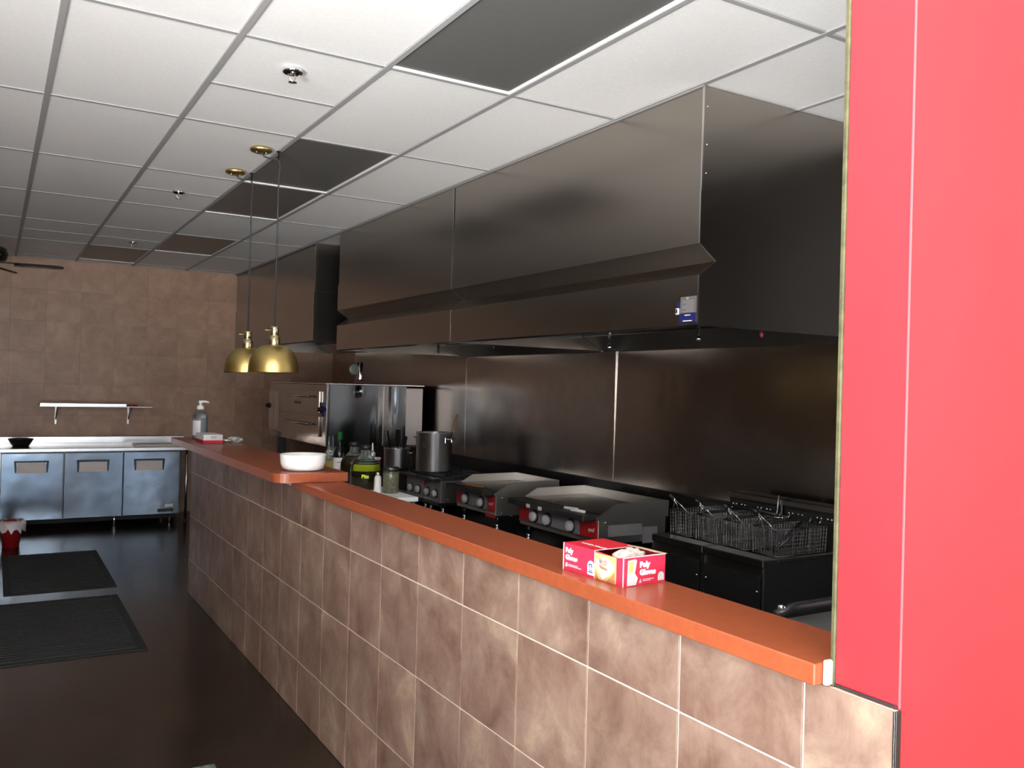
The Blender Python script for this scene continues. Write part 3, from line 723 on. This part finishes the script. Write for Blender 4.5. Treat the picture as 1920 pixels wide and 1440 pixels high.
roll(3.035, 4.26, .8465, 'white rolled towel on the wide griddle tray, nearer its red panel end', -1.35)
t = thing('griddle_scraper', 'wooden handled scraper with black blade lying on the narrower griddle', 'scraper', (3.07, 5.66, .839), math.radians(100))
obj('handle', box(B(), -.11, -.022, .001, .09, .022, .013, .004), 'tan', t)
obj('blade', box(B(), .07, -.05, .0, .17, .05, .004, .001), 'black', t)

def hot_plate(y0, y1, label, lit=True):
    t = thing('hot_plate', label, 'hot plate', ((EX+EB)/2, (y0+y1)/2, Z0), 0, 'two-burner hot plates')
    obj('body', box(B(), EX, y0+.002, .635, EB, y1-.002, .812, .003), 'guard', t, True)
    obj('front_panel', box(B(), EX-.006, y0+.008, .655, EX-.0005, y1-.008, .800, .001), 'greypanel' if lit else 'matblack', t, True)
    if lit:
        prism_ = prism(B(), [(y1-.008, .800), (y1-.10, .800), (y1-.008, .735)], 'x', EX-.008, EX-.0055); obj('red_flash', prism_, 'redpanel', t, True)
        obj('panel_edge', box(B(), EX-.010, y1-.010, .640, EX+.002, y1-.004, .800), 'bright', t, True)
        for q in (y0+.085, y1-.085): knob(q, .706, EX-.006, t, .034)
    obj('front_rail', box(B(), EX-.07, y0+.004, .808, EX-.0005, y1-.004, .832, .004), 'darksteel', t, True)
    obj('drip_tray', box(B(), EX-.02, y0+.01, .612, EX+.3, y1-.01, .634, .002), 'darksteel', t, True)
    for xc in (EX+.14, EX+.40):
        g = B(); yc = (y0+y1)/2
        for s in (-1, 1): box(g, xc-.12, yc+s*.13-.006, .812, xc+.12, yc+s*.13+.006, .845); box(g, xc+s*.115-.006, yc-.13, .830, xc+s*.115+.006, yc+.13, .845)
        for k in range(4):
            Rm = Matrix.Translation((xc, yc, 0))@Matrix.Rotation(PI/4+PI/2*k, 4, 'Z'); box(g, .03, -.006, .834, .15, .006, .850, mat=Rm)
        gr = obj('grate', g, 'iron', t, True)
        obj('burner', lathe(B(), [(.05, .812), (.05, .824), (.03, .83), (0, .83)], 16, (xc, yc, 0)), 'iron', t, True)
    for z in (.785, .665): obj('screw', lathe(B(), [(.007, 0), (.006, .004), (0, .005)], 10, mat=Matrix.Translation((EX+.06, y0-.0005, z))@Matrix.Rotation(PI/2, 4, 'X')), 'chrome', t, True)
    for x in (EX+.045, EB-.07):
        for y in (y0+.05, y1-.05): foot(x, y, Z0, .635, t)
hot_plate(6.236, 6.556, 'two-burner hot plate with a red flash, next to the narrower griddle')
hot_plate(6.560, 6.885, 'two-burner hot plate under the tall stock pot')
hot_plate(6.890, 7.215, 'black fronted hot plate under the small saucepan', False)

# stock pot, wooden spoon, saucepan, utensils
t = thing('stock_pot', 'tall stainless stock pot with loop handles on the hot plate', 'pot', (3.255, 6.71, .851))
obj('pot_body', lathe(B(), [(0, 0), (.147, 0), (.154, .008), (.154, .318), (.159, .322), (.159, .328), (.151, .328), (.148, .32), (.148, .012), (0, .010)], 48, cap=False), 'pot', t)
hd = B()
for a in (math.radians(-62), math.radians(118)):
    Rm = Matrix.Rotation(a, 4, 'Z'); tube(hd, [(.152, -.045, .275), (.185, -.043, .278), (.190, 0, .280), (.185, .043, .278), (.152, .045, .275)], .006, 8, mat=Rm)
    for s in (-1, 1): box(hd, .151, s*.045-.012, .245, .157, s*.045+.012, .29, .002, mat=Rm)
obj('loop_handle', hd, 'chrome', t)
obj('maker_sticker', box(B(), .1535, -.022, .205, .1550, .022, .255, mat=Matrix.Rotation(math.radians(-147), 4, 'Z')), 'steel', t)
sp = tube(B(), [(.0, 0, .012), (.0, 0, .10), (.005, .0, .34), (.010, 0, .47)], [.02, .009, .009, .010], 10)
tag(obj('wooden_spoon', sp, 'wood', loc=(3.345, 6.66, .876), rot=(math.radians(0), math.radians(14), .3)), 'brown wooden spoon leaning out of the stock pot', 'spoon')
t = thing('saucepan', 'small stainless saucepan full of black utensils beside the stock pot', 'pot', (3.05, 7.03, .851))
obj('pot_body', lathe(B(), [(0, 0), (.105, 0), (.112, .006), (.114, .165), (.119, .170), (.117, .174), (.109, .17), (.107, .010), (0, .008)], 36, cap=False), 'pot', t)
hd = B(); Rm = Matrix.Rotation(math.radians(-30), 4, 'Z'); tube(hd, [(.108, -.03, .13), (.14, -.03, .135), (.146, 0, .137), (.14, .03, .135), (.108, .03, .13)], .005, 8, mat=Rm)
obj('loop_handle', hd, 'chrome', t)
def utensil(dx, dy, lean_x, lean_y, w, h, label):
    b = B(); tube(b, [(0, 0, .012), (0, 0, h*.55)], .005, 8); prism(b, [(-.006, h*.52), (.006, h*.52), (w, h*.70), (w*.85, h), (-w*.85, h), (-w, h*.70)], 'y', -.003, .003)
    tag(obj('utensil', b, 'black', loc=(3.05+dx, 7.03+dy, .861), rot=(lean_y, lean_x, .4)), label, 'utensil', 'black utensils in the saucepan')
utensil(-.03, -.01, -.28, .0, .008, .33, 'thin black utensil handle leaning left out of the small saucepan')
utensil(.01, .02, .02, .0, .032, .32, 'broad black spatula standing upright in the small saucepan')
utensil(.03, -.01, .26, .0, .018, .27, 'black utensil leaning right out of the small saucepan')

# ------------------------------------------------------------------ fryers with baskets
FX = 3.00; FZ = .825
def fryer(y0, y1, label):
    t = thing('deep_fryer', label, 'fryer', (3.3, (y0+y1)/2, 0), 0, 'deep fryers')
    bd = B(); box(bd, FX+.012, y0+.003, .10, FX+.03, y1-.003, FZ-.03); box(bd, FX+.03, y0+.003, .10, 3.55, y0+.012, FZ-.02); box(bd, FX+.03, y1-.012, .10, 3.55, y1-.003, FZ-.02); box(bd, 3.535, y0+.012, .10, 3.55, y1-.012, FZ-.02); box(bd, FX+.03, y0+.012, .10, 3.535, y1-.012, .14)
    obj('cabinet', bd, 'fry', t, True)
    tp = B(); box(tp, FX, y0+.002, FZ-.035, FX+.10, y1-.002, FZ, .004); box(tp, FX+.10, y0+.002, FZ-.02, 3.55, y0+.022, FZ, .003); box(tp, FX+.10, y1-.022, FZ-.02, 3.55, y1-.002, FZ, .003); box(tp, 3.48, y0+.022, FZ-.02, 3.55, y1-.022, FZ, .003)
    obj('top_rim', tp, 'fry', t, True)
    vt = B(); box(vt, FX+.10, y0+.022, FZ-.16, 3.48, y1-.022, FZ-.15); obj('oil_vat', vt, 'oil', t, True)
    d = obj('door', box(B(), FX-.004, y0+.018, .16, FX+.012, y1-.018, FZ-.075, .003), plain('black_glossy_door', (.012, .012, .012), .18), t, True)
    obj('handle', box(B(), FX-.022, y0+.05, .515, FX-.004, y1-.10, .540, .004), 'fry', d, True)
    for q in (y0+.03, y1-.03): obj('door_screw', lathe(B(), [(.006, 0), (.005, .004), (0, .005)], 10, mat=Matrix.Translation((FX-.004, q, .68))@Matrix.Rotation(-PI/2, 4, 'Y')), 'chrome', d, True)
    cb = B()
    for q in (y0+.006, y1-.006): box(cb, FX+.004, q-.002, .12, FX+.013, q+.002, FZ-.04)
    obj('corner_edge', cb, 'bright', t, True)
    obj('flue', box(B(), 3.555, y0+.004, .82, 3.66, y1-.004, 1.030, .006), 'fry', t, True)
    obj('flue_cap', box(B(), 3.545, y0+.004, 1.000, 3.556, y1-.004, 1.026, .002), 'steel', t, True)
    hk = B()
    for c0 in (y0+.07, y0+.25):
        for k in range(4): lathe(hk, [(0, .010), (.005, .008), (.006, 0), (0, 0)], 8, mat=Matrix.Translation((3.548, c0+.024*k+(.015 if k > 1 else 0), .968))@Matrix.Rotation(-PI/2, 4, 'Y'))
    obj('hanger_hook', hk, 'chrome', t, True)
    obj('hanger_strip', box(B(), 3.548, y0+.03, .945, 3.555, y1-.03, .985), 'matblack', t, True)
    for x in (3.06, 3.5):
        for y in (y0+.05, y1-.05): obj('leg', lathe(B(), [(.022, 0), (.022, .10)], 10, (x, y, 0)), 'black', t, True)
fryer(2.765, 3.152, 'black and steel deep fryer nearest the red wall, with two wire baskets')
fryer(3.156, 3.540, 'black and steel deep fryer between the other fryer and the wide griddle')
def wire_box(bm, L, Wd, H, nl, nw, nh, r):
    def bar(a, b): tube(bm, [a, b], r, 4, cap=False)
    tp = .008
    for i in range(nl+1):
        x = L*i/nl
        bar((x, 0, H), (x, tp, 0)); bar((x, Wd, H), (x, Wd-tp, 0)); bar((x, tp, 0), (x, Wd-tp, 0))
    for i in range(nw+1):
        y = Wd*i/nw
        bar((0, y, H), (tp, y, 0)); bar((L, y, H), (L-tp, y, 0)); bar((tp, y, 0), (L-tp, y, 0))
    for k in range(nh+1):
        z = H*k/nh
        bar((0, 0, z), (L, 0, z)); bar((0, Wd, z), (L, Wd, z)); bar((0, 0, z), (0, Wd, z)); bar((L, 0, z), (L, Wd, z))
BL, BWd, BH = .34, .150, .125
proto_b = thing('fry_basket', 'x', 'fry basket', (0, 0, 0), 0, 'wire fry baskets')
bm = B(); wire_box(bm, BL, BWd, BH, 19, 9, 7, .0009); m_ = obj('wire_mesh', bm, plain('basket_wire', (.42, .41, .40), .3, 1.), proto_b); m_['kind'] = 'stuff'
bm = B()
for z, r in ((BH, .0035), (.0, .0025)):
    tube(bm, [(0, 0, z), (BL, 0, z), (BL, BWd, z), (0, BWd, z), (0, 0, z)], r, 6)
for x in (0, BL*.33, BL*.66, BL):
    tube(bm, [(x, 0, BH), (x, .006, 0)], .002, 5); tube(bm, [(x, BWd, BH), (x, BWd-.006, 0)], .002, 5)
for y in (BWd*.25, BWd*.5, BWd*.75): tube(bm, [(0, y, BH), (.006, y, 0)], .002, 5)
obj('basket_frame', bm, 'darksteel', proto_b)
bm = B(); c = BWd/2
for s in (-1, 1): tube(bm, [(0, c+s*.055, BH), (-.015, c+s*.03, BH+.03), (-.03, c+s*.010, BH+.05), (-.055, c+s*.007, BH+.072)], .0028, 6)
tube(bm, [(0, c, .06), (-.02, c, BH+.03), (-.05, c, BH+.068)], .0028, 6)
obj('handle_wires', bm, 'chrome', proto_b)
obj('handle_grip', tube(B(), [(-.048, c, BH+.066), (-.075, c, BH+.088)], .010, 8), 'black', proto_b)
bm = B(); tube(bm, [(BL, c-.03, BH), (BL+.012, c-.03, BH+.022), (BL+.022, c-.03, BH+.004)], .0028, 6); tube(bm, [(BL, c+.03, BH), (BL+.012, c+.03, BH+.022), (BL+.022, c+.03, BH+.004)], .0028, 6)
obj('rear_hook', bm, 'chrome', proto_b)
proto_b.location = (3.115, 3.375, FZ+.002); proto_b['label'] = 'wire fry basket farthest from the red wall, beside the wide griddle'
dup(proto_b, (3.115, 3.182, FZ+.002), None, 'wire fry basket second from the griddle, over the farther fryer')
dup(proto_b, (3.115, 2.985, FZ+.002), None, 'wire fry basket on the near fryer, on its griddle side')
dup(proto_b, (3.115, 2.792, FZ+.002), None, 'wire fry basket nearest the red wall on the near fryer')
t = thing('skimmer', 'long black skimmer rod lying across the fry baskets', 'skimmer', (3.34, 3.4, .96))
obj('rod', tube(B(), [(3.42, 3.86, .990), (3.37, 3.5, .992), (3.33, 3.2, .990), (3.30, 2.97, .990)], .007, 8), 'black', t, True)
obj('hook', tube(B(), [(3.30, 2.97, .990), (3.30, 2.962, 1.0), (3.305, 2.958, 1.085)], .0035, 6), 'steel', t, True)
obj('scoop', lathe(B(), [(0, -.012), (.02, -.010), (.042, .0), (.044, .003), (.02, -.006), (0, -.008)], 16, (3.296, 2.945, .982)), 'chrome', t, True)
t = thing('frying_tongs', 'black handled tongs resting in the near fry basket', 'tongs', (3.3, 2.87, .83))
obj('arm', tube(B(), [(3.19, 2.87, .835), (3.36, 2.85, .965)], .010, 8), 'black', t, True)
obj('arm', tube(B(), [(3.195, 2.89, .835), (3.365, 2.862, .965)], .010, 8), 'black', t, True)

# ------------------------------------------------------------------ behind the bar: prep table, boards, jars
t = thing('prep_table', 'dark steel prep table hidden behind the bar wall', 'table', (1.66, 3.4, 0))
obj('tabletop', box(B(), 1.46, 1.72, .885, 1.865, 5.86, .925, .003), 'darksteel', t, True)
for x in (1.50, 1.83):
    for y in (1.76, 3.8, 5.82): obj('leg', tube(B(), [(x, y, .885), (x, y, 0)], .018, 10), 'steel', t, True)
obj('undershelf', box(B(), 1.48, 1.74, .25, 1.85, 5.84, .275), 'darksteel', t, True)
tag(obj('cutting_board', box(B(), 1.50, 4.43, .9255, 2.06, 5.80, .950, .002), 'whiteboard'), 'white board carrying the jugs and the herb jar behind the bar', 'cutting board')
tag(obj('cutting_board', box(B(), 1.475, 1.74, .9255, 1.885, 3.02, .950, .002), 'greyboard'), 'grey cutting board showing as a strip behind the glove box', 'cutting board')
BZ = .9502
def jug(x, y, label, top, r=.088, lab=True):
    t = thing('oil_jug', label, 'jug', (x, y, BZ), 0, 'glass oil jugs')
    H = top-BZ
    obj('jug_glass', lathe(B(), [(r*.66, H*.665), (r*.50, H*.71), (r*.34, H*.76), (r*.30, H*.86), (r*.34, H*.89), (r*.31, H*.89), (r*.27, H*.86), (r*.31, H*.76), (r*.47, H*.70), (r*.63, H*.657)], 36, cap=False), 'glass', t)
    obj('oil', lathe(B(), [(0, 0), (r*.92, 0), (r, .012), (r, H*.40), (r*.97, H*.50), (r*.80, H*.62), (r*.66, H*.664), (0, H*.655)], 36), 'oil', t)
    obj('cap', lathe(B(), [(r*.36, H*.875), (r*.40, H*.88), (r*.40, H*.975), (r*.34, H*.985), (0, H*.985)], 20), 'black', t)
    hd = tube(B(), [(r*.33, 0, H*.84), (r*.52, 0, H*.845), (r*.62, 0, H*.80), (r*.55, 0, H*.70)], .006, 8, mat=Matrix.Rotation(-.6, 4, 'Z')); obj('ring_handle', hd, 'glass', t)
    if lab:
        def band(z0, r0, z1, r1, nseg=20, a0=-2.95, a1=-.35):
            bm = B(); A = []; C = []
            for k in range(nseg+1):
                a = a0+(a1-a0)*k/nseg; A.append(bm.verts.new((r0*math.cos(a), r0*math.sin(a), z0))); C.append(bm.verts.new((r1*math.cos(a), r1*math.sin(a), z1)))
            for k in range(nseg): bm.faces.new([A[k], A[k+1], C[k+1], C[k]]).smooth = True
            ret = bmesh.ops.solidify(bm, geom=bm.faces[:], thickness=.0006); return bm
        obj('label_band', band(H*.415, r*1.012, H*.505, r*.985), 'yellow', t)
        obj('label_band', band(H*.505, r*.985, H*.56, r*.905), 'yellow', t)
        obj('neck_band', band(H*.585, r*.87, H*.655, r*.70, a0=-2.6, a1=-.6), 'paleblue', t)
        lg = text_bm('Pits', .030, bold=.0012); lg.transform(Matrix.Rotation(-.37, 4, 'Z')@FACE_NY((0, -r*1.015, H*.30))); obj('lettering', lg, 'yellow', t)
    return t
jug(1.925, 4.90, 'round glass oil jug with a yellow label, front of the bottles', 1.215)
jug(1.968, 5.21, 'dark glass jug standing behind the yellow-labelled one', 1.212, .083, False)
t = thing('wine_bottle', 'dark wine bottle with green foil top and white label behind the bar', 'bottle', (1.935, 5.38, BZ))
obj('bottle_glass', lathe(B(), [(0, 0), (.036, 0), (.040, .005), (.040, .165), (.036, .19), (.022, .215), (.0155, .235), (.014, .265)], 28), 'wineglass', t)
obj('foil', lathe(B(), [(.0150, .262), (.0160, .268), (.0165, .300), (.0175, .302), (.0175, .309), (.0140, .311), (0, .311)], 20), 'greenfoil', t)
obj('label_paper', lathe(B(), [(.0403, .018), (.0407, .020), (.0407, .145), (.0403, .147)], 28, cap=False), 'paper', t)
for z_, w_ in ((.118, .03), (.075, .012), (.045, .034)):
    bm = B(); n = 6; A = []; C = []
    for k in range(n+1):
        a = -1.96+w_/.0409*(k/n-.5); A.append(bm.verts.new((.0410*math.cos(a), .0410*math.sin(a), z_-.003))); C.append(bm.verts.new((.0410*math.cos(a), .0410*math.sin(a), z_+.003)))
    for k in range(n): bm.faces.new([A[k], A[k+1], C[k+1], C[k]])
    obj('label_print', bm, 'greyink', t)
def squeeze(x, y, h, body, fill, label, r=.028, cap='clear', group='squeeze bottles'):
    t = thing('squeeze_bottle', label, 'squeeze bottle', (x, y, BZ), 0, group)
    if fill:
        obj('sauce', lathe(B(), [(0, 0), (r*.95, 0), (r, .005), (r, h*.44), (0, h*.44)], 24), fill, t)
        obj('bottle_body', lathe(B(), [(r, h*.442), (r, h*.52), (r*.92, h*.56), (r*.88, h*.56), (r*.95, h*.52), (r*.95, h*.442)], 24, cap=False), body, t)
    else: obj('bottle_body', lathe(B(), [(0, 0), (r*.95, 0), (r, .005), (r, h*.52), (r*.92, h*.56)], 24), body, t)
    obj('cap', lathe(B(), [(r*.98, h*.56), (r*1.02, h*.565), (r*1.02, h*.63), (r*.6, h*.655), (.009, h*.70), (.003, h), (0, h)], 20), cap, t)
squeeze(1.868, 5.40, .285, 'clear', 'olive', 'clear squeeze bottle of yellow oil beside the white dish', .029)
squeeze(1.972, 5.62, .275, 'clear', 'olive', 'clear squeeze bottle half hidden behind the wine bottle')
squeeze(2.022, 5.035, .262, 'white', None, 'white-capped squeeze bottle behind the big jug, left of the saucepan', .026, 'white')
t = thing('sauce_jar', 'maroon sauce tub with pale lid in front of the saucepan', 'jar', (2.005, 5.02+.30, BZ))
t.location = (2.062, 5.085, BZ)
obj('jar_body', lathe(B(), [(0, 0), (.030, 0), (.033, .004), (.033, .152), (.030, .155)], 24), 'maroon', t)
obj('lid', lathe(B(), [(.030, .155), (.035, .156), (.035, .168), (0, .170)], 24), plain('pale_pink_lid', (.62, .45, .50), .4), t)
t = thing('herb_jar', 'clear jar of dried herbs with dark lid on the white board', 'jar', (1.990, 4.66, BZ))
obj('jar_glass', lathe(B(), [(0, 0), (.043, 0), (.046, .004), (.046, .120), (.042, .126)], 28), 'glass', t)
hp_ = [(0, .003), (.0425, .003)]
for k in range(10): hp_ += [(.0435, .006+.011*k), (.0422, .0115+.011*k)]
hp_ += [(.040, .116), (0, .118)]
obj('herbs', lathe(B(), hp_, 28, cap=False), 'herb', t)
obj('lid', lathe(B(), [(.044, .126), (.046, .127), (.046, .146), (.043, .149), (0, .149)], 28), 'darksteel', t)
t = thing('salt_shaker', 'small white shaker between the oil jug and herb jar', 'shaker', (1.925, 4.70, BZ))
obj('shaker_body', lathe(B(), [(0, 0), (.021, 0), (.023, .004), (.020, .085), (.015, .095)], 20), 'white', t)
obj('cap', lathe(B(), [(.014, .095), (.013, .112), (.008, .118), (0, .119)], 16), 'chrome', t)
t = thing('side_table', 'grey steel table at the right behind the bar, by the red wall', 'table', (2.2, 1.4, 0))
obj('tabletop', box(B(), 1.47, 1.04, .918, 2.75, 1.69, .948, .003), plain('grey_steel_top', (.16, .165, .165), .45, .5), t, True)
for x in (1.53, 2.70):
    for y in (1.09, 1.64): obj('leg', tube(B(), [(x, y, .92), (x, y, 0)], .018, 10), 'steel', t, True)
t = thing('frying_pan', 'black frying pan with long handle on the grey table by the red wall', 'pan', (2.33, 1.60, .949))
obj('pan_body', lathe(B(), [(0, .0), (.085, 0), (.105, .03), (.110, .045), (.106, .045), (.084, .006), (0, .005)], 32, cap=False), 'black', t)
obj('handle', tube(B(), [(-.10, .012, .035), (-.20, .035, .046), (-.38, .075, .030), (-.445, .088, .014)], [.012, .013, .016, .013], 10), 'black', t)
obj('handle_tip', lathe(B(), [(0, -.004), (.012, 0), (.012, .010), (0, .014)], 12, (-.425, .084, .028)), 'chrome', t)

# ------------------------------------------------------------------ things on the bar tops
# glove box
t = thing('glove_box', 'pink and red open card box of poly gloves lying on the lower bar top', 'box', (1.300, 1.632, 1.1063), math.radians(3.0))
L, Wd, H = .236, .136, .070
th = .0012
obj('base_card', box(B(), 0, 0, 0, Wd, L, th), 'card', t)
c0, c1 = .022, .108     # cut-out along y
sl = obj('side_card', prism(B(), [(0, th), (L, th), (L, H), (c1, H), (c0, H-.004), (0, H)], 'x', 0, th), 'card', t)
obj('side_card', box(B(), Wd-th, 0, th, Wd, L, H), 'card', t)
obj('end_card', box(B(), th, 0, th, Wd-th, th, H-.0005), 'card', t)
obj('end_card', box(B(), th, L-th, th, Wd-th, L, H), 'card', t)
tp = B(); prism(tp, [(th, c1), (Wd, c1), (Wd, L), (th, L)], 'z', H-th, H)
obj('top_card', tp, 'cardtop', t, label='red top flap')
obj('top_edge', box(B(), th, 0.0, H-th, Wd, c0*.25, H+.0002), 'card', t)
fl = B(); box(fl, Wd-.030, c0*.3, H-.001, Wd+.012, c1, H+.0005, mat=Matrix.Translation((Wd, 0, H))@Matrix.Rotation(.18, 4, 'Y')@Matrix.Translation((-Wd, 0, -H)))
obj('torn_flap', fl, 'kraft', t)
eg = B()
box(eg, -.0004, L-.003, 0, .001, L+.0004, H+.0004); box(eg, -.0004, -.0004, 0, .001, .0022, H); box(eg, -.0004, c1-.001, .0, .0006, c1+.0012, H); box(eg, 0, c1-.0015, H-.0006, Wd, c1+.0015, H+.0006); box(eg, 0, -.0004, H-.0014, Wd, .0012, H+.0006)
obj('white_edge', eg, 'ink', t)
# printed picture on the side: generic sandwich in a napkin
pc = B(); box(pc, -.0006, .026, .002, 0, c1-.002, H-.004); obj('print_ground', pc, 'cream', t)
pc = B(); prism(pc, [(.030, .002), (.062, .002), (.030, .030)], 'x', -.0009, -.0005); prism(pc, [(c1-.004, .002), (.088, .002), (c1-.004, .024)], 'x', -.0009, -.0005); obj('print_shape', pc, 'tan', t)
pc = B(); prism(pc, [(.075, .004), (.103, .036), (.098, .050), (.066, .060), (.038, .050), (.032, .034)], 'x', -.0012, -.0008); obj('print_shape', pc, 'ink', t)
pc = B(); prism(pc, [(.092, .040), (.084, .030), (.060, .028), (.056, .033), (.075, .036)], 'x', -.0015, -.0011); obj('print_shape', pc, 'tan', t)
pc = B()
for k in range(8): a = 2*PI*k/8; lathe(pc, [(.007, 0), (.006, .0004)], 8, mat=Matrix.Translation((-.0012, .073+.012*math.cos(a), .048+.005*math.sin(a)))@Matrix.Rotation(-PI/2, 4, 'Y'))
obj('print_shape', pc, plain('pale_pink_print', (.46, .36, .34), .5), t)
def arch(y0, w, h):
    p = [(y0-w, .006), (y0+w, .006), (y0+w, h-w)]
    for k in range(1, 8): a = PI*k/8; p.append((y0+w*math.cos(a), h-w+w*math.sin(a)))
    p.append((y0-w, h-w)); return p
pc = prism(B(), arch(.122, .013, .042), 'x', -.0008, -.0001); obj('round_emblem', pc, 'ink', t)
pc = B(); box(pc, -.0011, .114, .012, -.0007, .131, .015); box(pc, -.0011, .116, .017, -.0007, .129, .019)
for q in (.117, .126): box(pc, -.0011, q, .024, -.0007, q+.003, .034)
box(pc, -.0011, .117, .031, -.0007, .127, .034)
obj('emblem_print', pc, 'blueink', t)
def nx(o): return frame(o, (0, -1, 0), (0, 0, 1))
text('lettering', 'Poly', .0175, nx((-.0004, L-.010, .052)), 'ink', t, align='LEFT', bold=.0010)
text('lettering', 'Gloves', .0175, nx((-.0004, L-.010, .034)), 'ink', t, align='LEFT', bold=.0010)
pc = B(); box(pc, -.0008, L-.062, .016, -.0002, L-.022, .0175); box(pc, -.0008, L-.075, .0125, -.0002, L-.022, .014); prism(pc, [(L-.010, .010), (L-.018, .010), (L-.018, .020), (L-.013, .020)], 'x', -.0008, -.0002)
obj('small_print', pc, 'ink', t)
# end face
ny = lambda o: frame(o, (1, 0, 0), (0, 0, 1))
text('lettering', 'Poly', .0185, ny((.052, -.0004, .049)), 'ink', t, align='LEFT', bold=.0012)
text('lettering', 'Gloves', .0185, ny((.052, -.0004, .030)), 'ink', t, align='LEFT', bold=.0012)
pc = B(); prism(pc, [(.012, .002), (.040, .002), (.046, .018), (.036, .030), (.042, .060), (.038, .064), (.014, .062)], 'y', -.0006, 0); obj('print_ground', pc, 'ink', t)
pc = B(); prism(pc, [(.014, .030), (.030, .034), (.034, .058), (.016, .060)], 'y', -.0009, -.0004); obj('print_shape', pc, 'cream', t)
pc = prism(B(), arch(.122, .010, .027), 'y', -.0006, 0); obj('round_emblem', pc, 'ink', t)
pc = B(); box(pc, .062, -.0006, .0125, .098, 0, .014); box(pc, .062, -.0006, .009, .088, 0, .0105); prism(pc, [(.050, .006), (.058, .006), (.055, .016)], 'y', -.0006, 0); obj('small_print', pc, 'ink', t)
text('lettering', 'LARGE - GRAND', .013, frame((Wd*.30, L-.075, H+.0003), (0, -1, 0), (1, 0, 0)), 'ink', t, bold=.0006)
gl = B(); rr = random.Random(3)
tg = bmesh.new(); bmesh.ops.create_icosphere(tg, subdivisions=4, radius=1)
for v in tg.verts:
    n_ = .10*math.sin(9*v.co.x+3*v.co.y)+.10*math.sin(13*v.co.y+5*v.co.z)+.06*math.sin(23*v.co.x-17*v.co.z)
    v.co *= (1+n_); v.co = Vector((Wd/2+.012+v.co.x*.046, (c0+c1)/2+v.co.y*.034, .052+v.co.z*.023))
for f in tg.faces: f.smooth = True
merge(gl, tg); obj('gloves', gl, 'gloves', t)

# white dish
DC = (1.300, 4.125, UZ)
dd = B(); lathe(dd, [(0, 0), (.080, 0), (.098, .010), (.107, .035), (.110, .074), (.1105, .077), (.1075, .078), (.104, .074), (.100, .036), (.090, .014), (0, .012)], 48, cap=False)
tag(obj('round_dish', dd, 'china', loc=(DC[0], DC[1], UZ+.0003)), 'round white dish standing at the rounded end of the raised bar', 'dish')
# forks by the dish
def fork(x, y, rz, label):
    b = B(); tube(b, [(0, 0, .004), (.10, 0, .006), (.13, 0, .004)], .003, 6); box(b, .128, -.010, .002, .150, .010, .005, .001)
    for k in range(4): box(b, .150, -.010+.0058*k, .002, .185, -.0072+.0058*k, .004)
    tag(obj('fork', b, 'chrome', loc=(x, y, UZ+.0005), rot=(0, 0, rz)), label, 'fork', 'loose forks behind the dish')
fork(1.405, 4.84, 1.35, 'steel fork lying behind the white dish, nearer the bar edge')
fork(1.445, 4.72, 1.75, 'steel fork lying behind the white dish, farther from the bar edge')
# pump bottle
t = thing('pump_bottle', 'clear sanitiser pump bottle at the far end of the raised bar', 'bottle', (1.275, 6.45, UZ+.0003))
obj('bottle_body', lathe(B(), [(0, 0), (.048, 0), (.053, .006), (.053, .150), (.048, .175), (.030, .200), (.020, .207), (.020, .215)], 32), 'clear', t)
obj('gel', lathe(B(), [(0, .004), (.047, .004), (.050, .010), (.050, .148), (0, .150)], 28), 'gel', t)
bm = B(); n = 8; A = []; C = []
for k in range(n+1):
    a = -2.9+1.2*k/n; A.append(bm.verts.new((.0535*math.cos(a), .0535*math.sin(a), .03))); C.append(bm.verts.new((.0535*math.cos(a), .0535*math.sin(a), .135)))
for k in range(n): bm.faces.new([A[k], A[k+1], C[k+1], C[k]])
obj('label_film', bm, plain('pale_violet_label', (.62, .60, .66), .5), t)
obj('collar', lathe(B(), [(.022, .214), (.024, .216), (.024, .238), (.016, .242), (.008, .243), (.008, .258)], 20), 'white', t)
ph = B(); lathe(ph, [(.014, .256), (.015, .260), (.013, .274), (0, .276)], 16); tube(ph, [(0, 0, .268), (.03, -.008, .270), (.055, -.015, .264)], [.009, .008, .006], 10)
obj('pump_head', ph, 'white', t)
# card box
t = thing('tissue_box', 'small white and red box in front of the pump bottle', 'box', (1.215, 6.02, UZ+.0003), math.radians(0))
bx = 0.155
obj('box_body', box(B(), 0, 0, .018, .125, .26, .058, .0015), plain('white_card', (.80, .78, .80), .5), t)
obj('red_band', box(B(), -.0003, -.0003, 0, .1253, .2603, .018, .001), 'red2', t)
obj('pink_line', box(B(), -.0005, -.0005, .018, .1255, .2605, .022), plain('pink_print', (.75, .30, .36), .5), t)
pc = B(); box(pc, .045, -.0006, .043, .085, 0, .048); box(pc, .048, -.0006, .034, .082, 0, .039); obj('box_print', pc, 'greyink', t)
# crumpled film
tg = bmesh.new(); bmesh.ops.create_icosphere(tg, subdivisions=3, radius=1); rr = random.Random(11)
for v in tg.verts: v.co *= rr.uniform(.75, 1.15)
for v in tg.verts: v.co = Vector((v.co.x*.055, v.co.y*.04, max(0, .018+v.co.z*.022)))
cb = B(); merge(cb, tg); tube(cb, [(-.10, .01, .010), (-.06, .0, .014), (-.02, 0, .016)], [.012, .010, .014], 6)
tag(obj('crumpled_film', cb, 'foil', loc=(1.445, 6.10, UZ+.0005)), 'crumpled clear plastic film beside the small white and red box', 'film')
